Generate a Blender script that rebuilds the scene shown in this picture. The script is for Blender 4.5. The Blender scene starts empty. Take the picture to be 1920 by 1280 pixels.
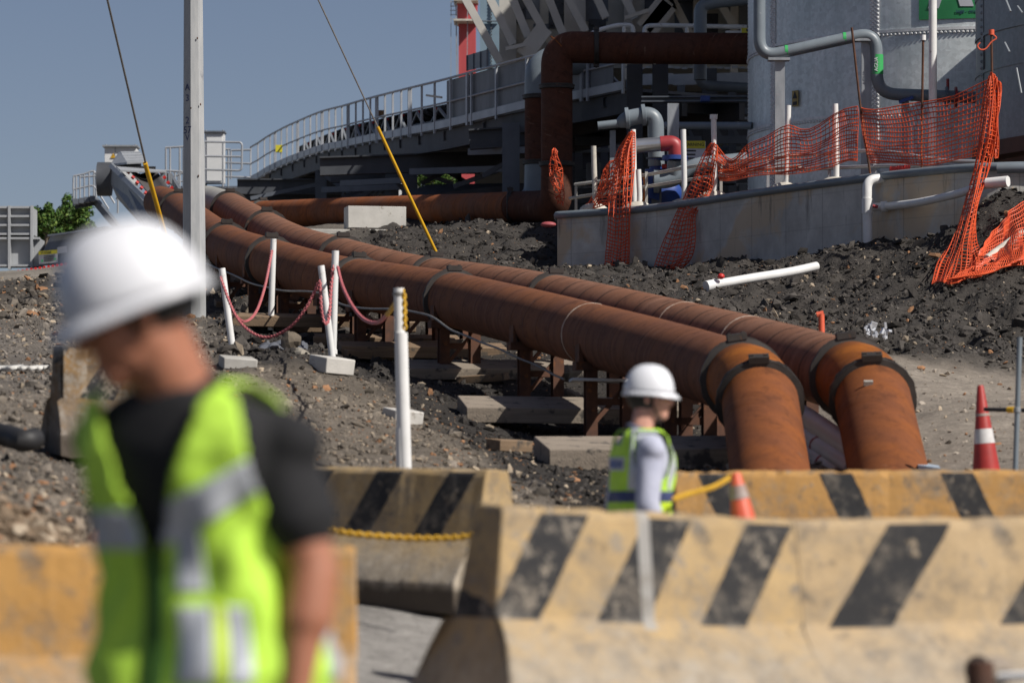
import bpy, math, random
import numpy as np
from mathutils import Vector, Matrix, Euler
random.seed(7); rng = np.random.default_rng(11)
PI = math.pi
S = bpy.context.scene
COL = S.collection
F, HC, YH = 7200.0, 1.0, 950.0
def P(px, py, D):
    """point that the photograph shows at (px, py), D metres down the view axis"""
    return Vector(((px-960)/F*D, D, HC+(YH-py)/F*D))
R = math.radians
# ------------------------------------------------------------------ materials
def newmat(name):
    m = bpy.data.materials.new(name); m.use_nodes = True
    nt = m.node_tree; b = nt.nodes['Principled BSDF']
    return m, nt, b
def N(nt, typ, **kw):
    n = nt.nodes.new(typ)
    for k, v in kw.items():
        if k in n.inputs: n.inputs[k].default_value = v
        else: setattr(n, k, v)
    return n
def ramp(nt, fac, stops):
    r = nt.nodes.new('ShaderNodeValToRGB'); e = r.color_ramp.elements
    while len(e) < len(stops): e.new(0.5)
    for i, (p, c) in enumerate(stops):
        e[i].position = p; e[i].color = (c[0], c[1], c[2], 1) if hasattr(c, '__len__') else (c, c, c, 1)
    nt.links.new(fac, r.inputs[0]); return r.outputs[0]
def mix(nt, fac, a, b, mode='MIX'):
    m = nt.nodes.new('ShaderNodeMix'); m.data_type = 'RGBA'; m.blend_type = mode
    for sock, v in ((m.inputs[0], fac), (m.inputs[6], a), (m.inputs[7], b)):
        if isinstance(v, bpy.types.NodeSocket): nt.links.new(v, sock)
        elif hasattr(v, '__len__'): sock.default_value = (v[0], v[1], v[2], 1)
        else: sock.default_value = v
    return m.outputs[2]
def mth(nt, op, a, b=0.0, c=0.0):
    m = nt.nodes.new('ShaderNodeMath'); m.operation = op
    for i, v in enumerate((a, b, c)):
        if isinstance(v, bpy.types.NodeSocket): nt.links.new(v, m.inputs[i])
        else: m.inputs[i].default_value = v
    return m.outputs[0]
def noise(nt, vec, scale, detail=5, rough=.6, dist=0.0):
    n = N(nt, 'ShaderNodeTexNoise', Scale=scale, Detail=detail, Roughness=rough, Distortion=dist)
    if vec is not None: nt.links.new(vec, n.inputs['Vector'])
    return n.outputs['Fac']
def bump(nt, b, h, strength, dist=.02):
    n = N(nt, 'ShaderNodeBump', Strength=strength, Distance=dist)
    nt.links.new(h, n.inputs['Height']); nt.links.new(n.outputs[0], b.inputs['Normal'])
def objco(nt):
    return nt.nodes.new('ShaderNodeTexCoord').outputs['Object']
def mk(name, c1, c2=None, scale=3.0, rough=.6, metal=0.0, bmp=.0, bscale=40, spot=None, sscale=8, sth=.62, stretch=None, spec=.5):
    m, nt, b = newmat(name)
    c2 = c2 or tuple(x*.8 for x in c1)
    co = objco(nt)
    if stretch:
        mp = N(nt, 'ShaderNodeMapping'); mp.inputs['Scale'].default_value = stretch
        nt.links.new(co, mp.inputs[0]); co2 = mp.outputs[0]
    else: co2 = co
    c = ramp(nt, noise(nt, co2, scale), [(.32, c2), (.68, c1)])
    if spot:
        f = ramp(nt, noise(nt, co, sscale, 6, .65), [(sth, 0.0), (min(1, sth+.07), 1.0)])
        c = mix(nt, f, c, spot)
    nt.links.new(c, b.inputs['Base Color'])
    b.inputs['Roughness'].default_value = rough; b.inputs['Metallic'].default_value = metal
    b.inputs['Specular IOR Level'].default_value = spec
    if bmp: bump(nt, b, noise(nt, co, bscale, 4), bmp)
    return m
M = {}
M['galv'] = mk('galvanised_steel', (.40,.42,.44), (.27,.29,.31), 2.2, .48, .35, stretch=(3,3,1))
M['galv_dark'] = mk('grey_structural_paint', (.15,.17,.20), (.10,.115,.14), 1.5, .6)
M['steel_dark'] = mk('dark_structural_steel', (.075,.082,.095), (.05,.055,.065), 1.5, .65)
M['rail'] = mk('railing_steel', (.45,.47,.50), (.33,.35,.38), 2, .45, .3)
M['panel'] = mk('guard_panel_steel', (.22,.235,.255), (.14,.15,.165), 1.2, .55, .2, stretch=(2,2,.5))
M['beige'] = mk('beige_plant_paint', (.52,.50,.44), (.40,.385,.335), .9, .6, spot=(.22,.2,.17), sscale=1.7, sth=.63)
M['beige_brace'] = mk('pale_brace_paint', (.60,.585,.54), (.48,.465,.43), 1.1, .6)
M['lightblue'] = mk('light_blue_paint', (.22,.31,.38), (.17,.25,.31), 1.2, .55)
M['red_tower'] = mk('red_tower_paint', (.52,.085,.09), (.40,.06,.065), .8, .55, stretch=(2,2,.3))
M['conc'] = mk('concrete', (.47,.455,.42), (.36,.345,.315), 2.5, .85, bmp=.15, spot=(.25,.235,.21), sscale=5, sth=.66)
M['conc_block'] = mk('pale_concrete', (.60,.58,.54), (.48,.465,.43), 2.5, .85, bmp=.25, spot=(.33,.30,.26), sscale=4, sth=.6)
M['white'] = mk('white_pvc', (.80,.80,.79), (.70,.70,.68), 4, .45, spot=(.45,.42,.38), sscale=7, sth=.64)
M['white_box'] = mk('white_cabinet_paint', (.74,.75,.75), (.66,.67,.67), 1.2, .45)
M['offwhite'] = mk('weathered_white_paint', (.62,.59,.52), (.45,.42,.36), 6, .6)
M['grey_pipe'] = mk('grey_pipe_paint', (.20,.235,.265), (.155,.185,.21), 2, .42, spot=(.36,.38,.4), sscale=4, sth=.68)
M['pvc_grey'] = mk('grey_pvc', (.72,.73,.74), (.62,.63,.64), 2, .45)
M['silver'] = mk('bright_metal_tube', (.75,.75,.75), (.6,.6,.6), 2, .3, .9)
M['valve_red'] = mk('red_coupling_paint', (.36,.04,.045), (.27,.03,.035), 3, .45)
M['red_plastic'] = mk('red_plastic', (.62,.035,.03), (.5,.03,.025), 3, .45)
M['valve_blue'] = mk('blue_valve_paint', (.025,.07,.30), (.02,.05,.2), 3, .45)
M['orange_wheel'] = mk('orange_paint', (.6,.2,.03), (.5,.15,.02), 3, .5)
M['orange'] = mk('orange_net_plastic', (.74,.115,.035), (.62,.08,.025), 5, .5)
M['orange_fade'] = mk('faded_orange_plastic', (.75,.14,.07), (.64,.10,.045), 4, .5)
M['yellow'] = mk('yellow_paint', (.72,.42,.02), (.6,.33,.015), 3, .45)
M['yellow_sign'] = mk('yellow_sign_face', (.70,.62,.04), (.62,.55,.04), 3, .5)
M['sign_white'] = mk('white_sign_face', (.72,.73,.76), (.66,.67,.7), 3, .5)
M['ink'] = mk('black_ink', (.025,.025,.028), (.02,.02,.022), 3, .6)
M['blue_ink'] = mk('blue_stencil_ink', (.02,.035,.14), (.02,.03,.1), 3, .6)
M['green_sign'] = mk('green_banner', (.03,.24,.085), (.025,.2,.07), 2, .5)
M['green_tape'] = mk('green_tape', (.05,.42,.12), (.04,.35,.1), 2, .5)
M['letter_grey'] = mk('pale_banner_letter', (.55,.56,.60), (.5,.51,.55), 2, .5)
M['wood'] = mk('weathered_timber', (.27,.185,.115), (.17,.115,.07), 3, .8, stretch=(.4,6,6), bmp=.4, spot=(.09,.075,.06), sscale=3.5, sth=.56)
M['wood_grey'] = mk('grey_timber', (.34,.285,.225), (.20,.165,.13), 3, .85, stretch=(.4,6,6), bmp=.4, spot=(.085,.075,.065), sscale=3.5, sth=.55)
M['rubber'] = mk('black_rubber', (.022,.022,.024), (.015,.015,.016), 3, .6)
M['coupling'] = mk('pipe_coupling_iron', (.045,.038,.034), (.025,.022,.02), 6, .6, spot=(.13,.055,.025), sscale=7, sth=.63)
M['rust_dark'] = mk('dark_rusted_steel', (.13,.052,.026), (.055,.027,.018), 5, .8, spot=(.22,.08,.025), sscale=4, sth=.6)
M['chain_red'] = mk('pink_red_chain', (.55,.17,.18), (.45,.12,.13), 9, .5)
M['chain_yellow'] = mk('yellow_chain', (.70,.42,.04), (.6,.34,.03), 9, .5)
M['cable'] = mk('galvanised_wire', (.30,.29,.27), (.2,.19,.18), 9, .5, .5)
M['galv_light'] = mk('light_galvanised_hood', (.46,.48,.50), (.36,.38,.40), 1.5, .5, .2)
M['bark'] = mk('tree_bark', (.16,.13,.10), (.1,.08,.06), 6, .9)
M['plastic_sheet'] = mk('grey_plastic_sheet', (.30,.33,.40), (.22,.24,.29), 3, .45, bmp=.3, bscale=9)
M['cement_splash'] = mk('grey_cement_splash', (.15,.162,.19), (.075,.08,.095), 3, .7, bmp=.4, bscale=12)
M['skin'] = None
def skin_mat(name, c1, c2):
    m, nt, b = newmat(name); co = objco(nt)
    c = ramp(nt, noise(nt, co, 14, 4), [(.3, c2), (.7, c1)])
    nt.links.new(c, b.inputs['Base Color']); b.inputs['Roughness'].default_value = .48
    b.inputs['Subsurface Weight'].default_value = .12; b.inputs['Subsurface Radius'].default_value = (.012,.005,.003)
    bump(nt, b, noise(nt, co, 160, 3), .06, .004)
    return m
M['skin_tan'] = skin_mat('tanned_skin', (.43,.185,.11), (.34,.135,.075))
M['skin_fair'] = skin_mat('fair_skin', (.66,.36,.27), (.58,.29,.21))
M['hair'] = mk('black_hair', (.014,.012,.011), (.008,.007,.007), 60, .5, stretch=(1,1,.1))
M['helmet'] = mk('white_helmet_shell', (.80,.815,.85), (.72,.735,.77), 5, .36, spot=(.60,.60,.62), sscale=22, sth=.66)
M['shirt_black'] = mk('black_knit', (.016,.016,.018), (.011,.011,.013), 30, .9, bmp=.3, bscale=9)
M['shirt_pale'] = mk('pale_lilac_shirt', (.50,.52,.63), (.41,.43,.54), 9, .85, bmp=.4, bscale=9)
M['shirt_grey'] = mk('blue_grey_cloth', (.15,.17,.25), (.11,.125,.19), 9, .85)
M['hivis'] = mk('lime_vest_fabric', (.56,.88,.09), (.48,.80,.06), 7, .7, bmp=.6, bscale=9)
M['hivis_y'] = mk('yellow_lime_fabric', (.60,.80,.03), (.52,.72,.03), 7, .7, bmp=.4, bscale=7)
M['tape'] = mk('reflective_tape', (.56,.59,.63), (.47,.50,.54), 12, .4, .1)
M['tape_cream'] = mk('cream_shoulder_tape', (.70,.66,.45), (.62,.58,.4), 12, .45)
M['tape_blue'] = mk('blue_vest_band', (.06,.08,.20), (.045,.06,.16), 12, .6)
M['zip'] = mk('dark_green_binding', (.05,.14,.012), (.035,.1,.01), 12, .7)
M['trousers'] = mk('dark_navy_trousers', (.02,.022,.03), (.015,.017,.022), 12, .85)
M['boot'] = mk('brown_boot_leather', (.05,.03,.02), (.03,.02,.015), 12, .6)
M['debris'] = mk('crumpled_foil', (.7,.72,.76), (.5,.52,.56), 9, .3, .3)
M['pale_blue'] = mk('pale_blue_tarp', (.42,.50,.58), (.36,.44,.52), 3, .5)
M['asphalt_edge'] = mk('white_road_paint', (.68,.67,.64), (.5,.49,.46), 9, .8)
M['web'] = mk('truss_web_steel', (.20,.215,.235), (.14,.155,.175), 2, .5)

def rust_mat(name, lo, hi, streak, pitch=.62, line=.35, contrast=1.0):
    m, nt, b = newmat(name)
    uv = nt.nodes.new('ShaderNodeUVMap').outputs[0]
    sp = nt.nodes.new('ShaderNodeSeparateXYZ'); nt.links.new(uv, sp.inputs[0])
    u, v = sp.outputs[0], sp.outputs[1]
    ph = mth(nt, 'ADD', mth(nt, 'MULTIPLY', v, 1/pitch), u)
    cb = nt.nodes.new('ShaderNodeCombineXYZ')
    nt.links.new(mth(nt, 'MULTIPLY', ph, 3.0), cb.inputs[0]); nt.links.new(mth(nt, 'MULTIPLY', u, 1.3), cb.inputs[1])
    band = noise(nt, cb.outputs[0], 1.7, 6, .65)
    co = objco(nt)
    c = ramp(nt, band, [(.30, lo), (.66, hi)])
    big = noise(nt, co, 1.1, 5, .6)
    c = mix(nt, ramp(nt, big, [(.42, 0.0), (.66, .9)]), c, streak)
    md = noise(nt, co, 5.5, 6, .7, .6)
    c = mix(nt, ramp(nt, md, [(.52, 0.0), (.68, .6)]), c, (lo[0]*.45, lo[1]*.5, lo[2]*.6))
    fine = noise(nt, co, 26, 5, .7)
    c = mix(nt, mth(nt, 'MULTIPLY', fine, .55*contrast), c, (lo[0]*.35, lo[1]*.35, lo[2]*.4))
    # spiral weld
    fr = mth(nt, 'FRACT', ph); d = mth(nt, 'ABSOLUTE', mth(nt, 'SUBTRACT', fr, .5))
    w = ramp(nt, d, [(.0, 1.0), (.03, .8), (.055, 0.0)])
    c = mix(nt, mth(nt, 'MULTIPLY', w, line), c, (.03,.02,.016))
    # pale dust streaks
    cb2 = nt.nodes.new('ShaderNodeCombineXYZ')
    nt.links.new(mth(nt, 'MULTIPLY', ph, 6.0), cb2.inputs[0]); nt.links.new(mth(nt, 'MULTIPLY', u, 5.0), cb2.inputs[1])
    dst = ramp(nt, noise(nt, cb2.outputs[0], 1.0, 4, .6), [(.64, 0.0), (.78, .45)])
    c = mix(nt, dst, c, (.38,.27,.20))
    nt.links.new(c, b.inputs['Base Color']); b.inputs['Roughness'].default_value = .75
    b.inputs['Specular IOR Level'].default_value = .15
    hh = mth(nt, 'ADD', mth(nt, 'MULTIPLY', w, .6), mth(nt, 'MULTIPLY', fine, .25))
    bump(nt, b, hh, .5, .015)
    return m
M['rust_a'] = rust_mat('rusted_pipe_brown', (.145,.060,.035), (.265,.116,.068), (.27,.105,.045))
M['rust_b'] = rust_mat('rusted_pipe_pale', (.20,.095,.058), (.36,.19,.125), (.30,.135,.075), pitch=.85, line=.7)
M['rust_c'] = rust_mat('rusted_pipe_orange', (.24,.08,.030), (.44,.135,.042), (.26,.12,.075), line=.25)
M['rust_elbow'] = rust_mat('rusted_elbow_orange', (.24,.075,.018), (.50,.165,.026), (.17,.062,.03), line=0.0, pitch=3)
M['rust_deep'] = rust_mat('rusted_riser_brown', (.085,.034,.022), (.145,.055,.032), (.12,.06,.045), line=.1)
M['pipe_grey_end'] = mk('pale_grey_pipe', (.40,.39,.35), (.32,.31,.28), 2, .6)

def barrier_mat(name, paint1, paint2, period, slope, duty, phase, zk, worn, stripes=True, strip=None, base_dark=.8, lowc=((.25,.225,.19),(.45,.40,.33)), ztop=.925):
    """painted concrete: diagonal black bars above height zk, bare dirty concrete below"""
    m, nt, b = newmat(name); co = objco(nt)
    sp = nt.nodes.new('ShaderNodeSeparateXYZ'); nt.links.new(co, sp.inputs[0])
    x, z = sp.outputs[0], sp.outputs[2]
    n1 = noise(nt, co, 2.3, 6, .65, .4); n2 = noise(nt, co, 9, 6, .7); n3 = noise(nt, co, 34, 5, .7)
    paint = ramp(nt, n1, [(.35, paint2), (.62, paint1)])
    patch = ramp(nt, noise(nt, co, 1.9, 7, .75, .25), [(.48, 0.0), (.62, .75)])
    c = mix(nt, patch, paint, ramp(nt, n2, [(.35, (.20,.165,.125)), (.65, (.34,.285,.21))]))
    wob = mth(nt, 'MULTIPLY', mth(nt, 'SUBTRACT', n2, .5), .035)
    if stripes:
        q = mth(nt, 'ADD', mth(nt, 'SUBTRACT', x, mth(nt, 'MULTIPLY', z, slope)), phase)
        fr = mth(nt, 'FRACT', mth(nt, 'DIVIDE', mth(nt, 'ADD', q, wob), period))
        st = mth(nt, 'MULTIPLY', mth(nt, 'LESS_THAN', fr, duty), mth(nt, 'GREATER_THAN', z, zk+.005))
        st = mth(nt, 'MULTIPLY', st, mth(nt, 'LESS_THAN', z, ztop))
        wearb = ramp(nt, n2, [(.60, 1.0), (.70, .4)])
        st = mth(nt, 'MULTIPLY', st, wearb)
        c = mix(nt, st, c, (.022,.022,.024))
    if strip is not None:
        s = mth(nt, 'MULTIPLY', mth(nt, 'LESS_THAN', mth(nt, 'ABSOLUTE', mth(nt, 'SUBTRACT', x, strip)), .032), mth(nt, 'GREATER_THAN', z, zk-.02))
        c = mix(nt, mth(nt, 'MULTIPLY', s, .9), c, (.36,.35,.33))
    # chips to bare concrete
    chip = ramp(nt, mth(nt, 'ADD', mth(nt, 'MULTIPLY', n2, .6), mth(nt, 'MULTIPLY', n3, .4)), [(worn, 0.0), (worn+.06, .85)])
    c = mix(nt, chip, c, (.27,.235,.19))
    blots = ramp(nt, noise(nt, co, 11, 5, .7, .2), [(.60, 0.0), (.68, .75)])
    c = mix(nt, blots, c, (.085,.072,.06))
    pits = ramp(nt, n3, [(.66, 0.0), (.74, .8)])
    c = mix(nt, pits, c, (.10,.085,.07))
    grime = ramp(nt, noise(nt, co, 5.5, 8, .78, .15), [(.50, 0.0), (.66, .8)])
    c = mix(nt, grime, c, (.17,.145,.115))
    # lower flank: paint fades into bare concrete, foot is darker towards the bottom
    low = ramp(nt, mth(nt, 'ADD', z, mth(nt, 'MULTIPLY', mth(nt, 'SUBTRACT', n1, .5), .7)), [(.22, 1.0), (.50, 0.0)])
    c = mix(nt, mth(nt, 'MULTIPLY', low, .8), c, ramp(nt, n2, [(.35, lowc[0]), (.65, lowc[1])]))
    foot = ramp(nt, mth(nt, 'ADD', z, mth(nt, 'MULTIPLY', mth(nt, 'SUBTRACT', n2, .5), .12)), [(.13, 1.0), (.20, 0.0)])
    c = mix(nt, mth(nt, 'MULTIPLY', foot, base_dark), c, (.075,.058,.042))
    nt.links.new(c, b.inputs['Base Color']); b.inputs['Roughness'].default_value = .85
    bump(nt, b, mth(nt, 'ADD', mth(nt, 'MULTIPLY', n3, .4), mth(nt, 'MULTIPLY', n2, .6)), .6, .02)
    return m

def attr_mat(name, att, rough=.95, nscale=6, amp=.35, bmp=.6, bscale=30, bdist=.03):
    m, nt, b = newmat(name); co = objco(nt)
    a = nt.nodes.new('ShaderNodeAttribute'); a.attribute_name = att
    n1 = noise(nt, co, nscale, 6, .7); n2 = noise(nt, co, bscale, 5, .75)
    f = mth(nt, 'ADD', mth(nt, 'MULTIPLY', n1, .5), mth(nt, 'MULTIPLY', n2, .5))
    v = ramp(nt, f, [(.33, 1-amp), (.67, 1+amp)])
    hs = mix(nt, 1.0, a.outputs['Color'], v, 'MULTIPLY')
    nt.links.new(hs, b.inputs['Base Color']); b.inputs['Roughness'].default_value = rough
    b.inputs['Specular IOR Level'].default_value = .25
    bump(nt, b, f, bmp, bdist)
    return m
M['ground'] = attr_mat('stony_ground', 'soil', amp=.45, bmp=1.0, bscale=22, bdist=.06)
M['stones'] = attr_mat('loose_stone', 'soil', amp=.25, bmp=.5, bscale=25, bdist=.02)
M['leaf'] = attr_mat('leaf', 'soil', rough=.6, amp=.2, bmp=0.0)

# tank skin: galvanised spangle with rain streaks
def tank_mat(name, c1, c2):
    m, nt, b = newmat(name); co = objco(nt)
    vo = N(nt, 'ShaderNodeTexVoronoi', Scale=14.0); nt.links.new(co, vo.inputs['Vector'])
    mp = N(nt, 'ShaderNodeMapping'); mp.inputs['Scale'].default_value = (5, 5, .35); nt.links.new(co, mp.inputs[0])
    st = noise(nt, mp.outputs[0], 1.0, 6, .6); big = noise(nt, co, .8, 5, .6, .5)
    c = ramp(nt, mth(nt, 'ADD', mth(nt, 'MULTIPLY', big, .6), mth(nt, 'MULTIPLY', st, .4)), [(.36, c2), (.64, c1)])
    sep = nt.nodes.new('ShaderNodeSeparateColor'); nt.links.new(vo.outputs['Color'], sep.inputs[0])
    c = mix(nt, 1.0, c, ramp(nt, sep.outputs[0], [(0, .88), (1, 1.08)]), 'MULTIPLY')
    nt.links.new(c, b.inputs['Base Color']); b.inputs['Metallic'].default_value = .2
    nt.links.new(ramp(nt, big, [(.3, .34), (.7, .5)]), b.inputs['Roughness'])
    return m
M['tank'] = tank_mat('galvanised_tank_sheet', (.80,.85,.86), (.50,.565,.575))
M['tank_dark'] = tank_mat('dark_tank_sheet', (.24,.275,.30), (.16,.19,.21))
M['wallconc'] = None
def wall_mat():
    m, nt, b = newmat('stained_bund_concrete')
    uv = nt.nodes.new('ShaderNodeUVMap').outputs[0]; co = objco(nt)
    sp = nt.nodes.new('ShaderNodeSeparateXYZ'); nt.links.new(uv, sp.inputs[0]); u, v = sp.outputs[0], sp.outputs[1]
    n1 = noise(nt, co, 1.1, 6, .65); n2 = noise(nt, co, 7, 6, .7)
    c = ramp(nt, n1, [(.36, (.45,.435,.40)), (.66, (.68,.665,.615))])
    tan = ramp(nt, noise(nt, co, .55, 5, .6, .6), [(.50, 0.0), (.58, .85)])
    c = mix(nt, tan, c, (.60,.47,.32))
    cb = nt.nodes.new('ShaderNodeCombineXYZ'); nt.links.new(mth(nt, 'MULTIPLY', u, 3.5), cb.inputs[0]); nt.links.new(mth(nt, 'MULTIPLY', v, .5), cb.inputs[1])
    drip = ramp(nt, noise(nt, cb.outputs[0], 1.0, 5, .7), [(.57, 0.0), (.72, .8)])
    drip = mth(nt, 'MULTIPLY', drip, ramp(nt, v, [(.0, .35), (.9, 1.0)]))
    c = mix(nt, drip, c, (.12,.115,.105))
    for per, ax, wd, st in ((1.25, u, .010, .35), (.62, v, .012, .22)):
        f = mth(nt, 'ABSOLUTE', mth(nt, 'SUBTRACT', mth(nt, 'FRACT', mth(nt, 'DIVIDE', ax, per)), .5))
        c = mix(nt, mth(nt, 'MULTIPLY', mth(nt, 'LESS_THAN', f, wd), st), c, (.14,.13,.12))
    nt.links.new(c, b.inputs['Base Color']); b.inputs['Roughness'].default_value = .85
    bump(nt, b, n2, .3, .02)
    return m
M['wallconc'] = wall_mat()

# ------------------------------------------------------------------ mesh building
class MB:
    def __init__(s): s.v = []; s.f = []; s.m = []; s.uv = []   # uv per face: list of tuples or None
    def add(s, vs, fs, mi=0, uvs=None):
        o = len(s.v); s.v += [Vector(x) for x in vs]
        for i, f in enumerate(fs):
            s.f.append([o+k for k in f]); s.m.append(mi); s.uv.append(uvs[i] if uvs else None)
        return s
    def box(s, c, size, rot=None, mi=0):
        c = Vector(c); h = Vector(size)/2
        vs = [Vector((sx*h.x, sy*h.y, sz*h.z)) for sx in (-1,1) for sy in (-1,1) for sz in (-1,1)]
        if rot is not None: vs = [rot @ v for v in vs]
        return s.add([v+c for v in vs], [(0,1,3,2),(4,6,7,5),(0,4,5,1),(2,3,7,6),(0,2,6,4),(1,5,7,3)], mi)
    def beam(s, a, b, w, h, up=(0,0,1), mi=0):
        a, b = Vector(a), Vector(b); d = b-a; L = d.length
        if L < 1e-6: return s
        d.normalize(); u = Vector(up)
        if abs(d.dot(u)) > .98: u = Vector((0,1,0))
        x = d.cross(u).normalized(); u = x.cross(d)
        rot = Matrix((d, x, u)).transposed()
        return s.box((a+b)/2, (L, w, h), rot, mi)
    def ibeam(s, a, b, w, h, t=.02, up=(0,0,1), mi=0):
        a, b = Vector(a), Vector(b); d = (b-a).normalized(); u = Vector(up)
        if abs(d.dot(u)) > .98: u = Vector((0,1,0))
        x = d.cross(u).normalized(); u = x.cross(d)
        s.beam(a+u*(h/2-t/2), b+u*(h/2-t/2), w, t, up, mi); s.beam(a-u*(h/2-t/2), b-u*(h/2-t/2), w, t, up, mi)
        return s.beam(a, b, t, h-2*t, up, mi)
    def hull(s, pts8, mi=0):
        """8 points: 4 of the bottom loop, 4 of the top loop"""
        return s.add(pts8, [(3,2,1,0),(4,5,6,7),(0,1,5,4),(1,2,6,5),(2,3,7,6),(3,0,4,7)], mi)
    def tube(s, pts, r, n=12, caps=True, mi=0, closed=False, v0=0.0):
        pts = [Vector(p) for p in pts]; K = len(pts)
        rs = r if hasattr(r, '__len__') else [r]*K
        vs = []; up = None; vl = [v0]
        for i in range(1, K): vl.append(vl[-1]+(pts[i]-pts[i-1]).length)
        for i in range(K):
            if closed: t = pts[(i+1) % K]-pts[i-1]
            else: t = pts[min(i+1, K-1)]-pts[max(i-1, 0)]
            t.normalize()
            if up is None:
                up = Vector((0,0,1)) if abs(t.z) < .9 else Vector((0,-1,0))
            up = (up - t*up.dot(t)).normalized(); x = t.cross(up)
            for k in range(n):
                a = 2*PI*k/n; vs.append(pts[i] + (up*math.cos(a)+x*math.sin(a))*rs[i])
        fs, uvs = [], []
        rng_ = K if closed else K-1
        for i in range(rng_):
            j = (i+1) % K
            for k in range(n):
                k2 = (k+1) % n
                fs.append((i*n+k, i*n+k2, j*n+k2, j*n+k))
                va, vb = vl[i], (vl[j] if j else vl[i]+.1)
                uvs.append(((k/n, va), ((k+1)/n, va), ((k+1)/n, vb), (k/n, vb)))
        if caps and not closed:
            fs.append(tuple(range(n-1, -1, -1))); uvs.append(None)
            fs.append(tuple(range((K-1)*n, K*n))); uvs.append(None)
        return s.add(vs, fs, mi, uvs)
    def lathe(s, prof, n=24, M4=None, mi=0):
        """prof: (radius, height) up the local z axis"""
        vs = []; fs = []
        for r, h in prof:
            for k in range(n):
                a = 2*PI*k/n; v = Vector((r*math.cos(a), r*math.sin(a), h)); vs.append(M4 @ v if M4 else v)
        for i in range(len(prof)-1):
            for k in range(n):
                fs.append((i*n+k, i*n+(k+1) % n, (i+1)*n+(k+1) % n, (i+1)*n+k))
        fs.append(tuple(range(n-1, -1, -1))); fs.append(tuple(range((len(prof)-1)*n, len(prof)*n)))
        return s.add(vs, fs, mi)
    def ell(s, c, r, rot=None, nu=16, nv=10, mi=0):
        vs = []; fs = []; c = Vector(c)
        for j in range(nv+1):
            th = PI*j/nv
            for i in range(nu):
                a = 2*PI*i/nu
                v = Vector((r[0]*math.sin(th)*math.cos(a), r[1]*math.sin(th)*math.sin(a), r[2]*math.cos(th)))
                if rot is not None: v = rot @ v
                vs.append(v+c)
        for j in range(nv):
            for i in range(nu):
                fs.append((j*nu+i, (j+1)*nu+i, (j+1)*nu+(i+1) % nu, j*nu+(i+1) % nu))
        return s.add(vs, fs, mi)
    def cap(s, a, b, ra, rb, n=14, mi=0):
        """capsule with two radii"""
        a, b = Vector(a), Vector(b)
        d = (b-a); L = d.length; d.normalize()
        prof = []
        pts = []; rs = []
        for k in range(5):
            t = PI/2*(1-k/4*.98); pts.append(a-d*ra*math.sin(t)); rs.append(max(ra*math.cos(t), 1e-4))
        for k in range(1, 4): pts.append(a+d*L*k/4); rs.append(ra+(rb-ra)*k/4)
        for k in range(5):
            t = PI/2*(k/4*.98); pts.append(b+d*rb*math.sin(t)); rs.append(max(rb*math.cos(t), 1e-4))
        return s.tube(pts, rs, n, True, mi)
    def ring(s, c, nrm, ri, ro, w, n=28, mi=0, jit=0.0):
        """a collar of rectangular section round an axis"""
        nrm = Vector(nrm).normalized(); up = Vector((0,0,1)) if abs(nrm.z) < .9 else Vector((0,1,0))
        up = (up-nrm*up.dot(nrm)).normalized(); x = nrm.cross(up); c = Vector(c)
        vs = []; ro0 = ro
        for k in range(n):
            a = 2*PI*k/n; e = up*math.cos(a)+x*math.sin(a); ro = ro0*(1+random.uniform(-jit, jit))
            vs += [c+e*ri-nrm*w/2, c+e*ro-nrm*w/2*.8, c+e*ro+nrm*w/2*.8, c+e*ri+nrm*w/2]
        fs = []
        for k in range(n):
            k2 = (k+1) % n
            for q in range(4):
                q2 = (q+1) % 4; fs.append((k*4+q, k*4+q2, k2*4+q2, k2*4+q))
        return s.add(vs, fs, mi)
    def build(s, name, mats, parent=None, smooth=True, local=False, bevel=0, angle=.7):
        off = Vector((0,0,0)) if local else WO.get(parent.name if parent else '', Vector((0,0,0)))
        me = bpy.data.meshes.new(name)
        me.from_pydata([tuple(v-off) for v in s.v], [], s.f)
        if not isinstance(mats, (list, tuple)): mats = [mats]
        for m in mats: me.materials.append(m)
        if len(mats) > 1: me.polygons.foreach_set('material_index', s.m)
        if any(u is not None for u in s.uv):
            ul = me.uv_layers.new(name='UVMap'); buf = []
            for f, u in zip(s.f, s.uv):
                if u is None: buf += [0.0, 0.0]*len(f)
                else:
                    for q in u: buf += [q[0], q[1]]
            ul.data.foreach_set('uv', buf)
        me.validate(); me.update()
        if smooth:
            me.shade_smooth(); me.set_sharp_from_angle(angle=angle)
        o = bpy.data.objects.new(name, me); COL.objects.link(o)
        if parent is not None:
            o.parent = parent; WO[o.name] = off.copy()
        if bevel:
            bm = o.modifiers.new('bevel', 'BEVEL'); bm.width = bevel; bm.segments = 2; bm.limit_method = 'ANGLE'
        return o
WO = {}
def tag(o, label=None, cat=None, group=None, kind=None):
    if label: o['label'] = label
    if cat: o['category'] = cat
    if group: o['group'] = group
    if kind: o['kind'] = kind
    return o
def thing(name, label, cat, loc=(0,0,0), group=None, rz=0):
    o = bpy.data.objects.new(name, None); COL.objects.link(o); o.empty_display_size = .2
    o.location = loc; o.rotation_euler = (0,0,rz); WO[o.name] = Vector(loc)
    return tag(o, label, cat, group)
def crom(pts, n):
    """Catmull-Rom through pts, n samples per span"""
    pts = [Vector(p) for p in pts]; out = []
    for i in range(len(pts)-1):
        p0 = pts[max(i-1, 0)]; p1 = pts[i]; p2 = pts[i+1]; p3 = pts[min(i+2, len(pts)-1)]
        for k in range(n):
            t = k/n
            out.append(.5*((2*p1)+(p2-p0)*t+(2*p0-5*p1+4*p2-p3)*t*t+(3*p1-p0-3*p2+p3)*t*t*t))
    out.append(pts[-1]); return out
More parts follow.
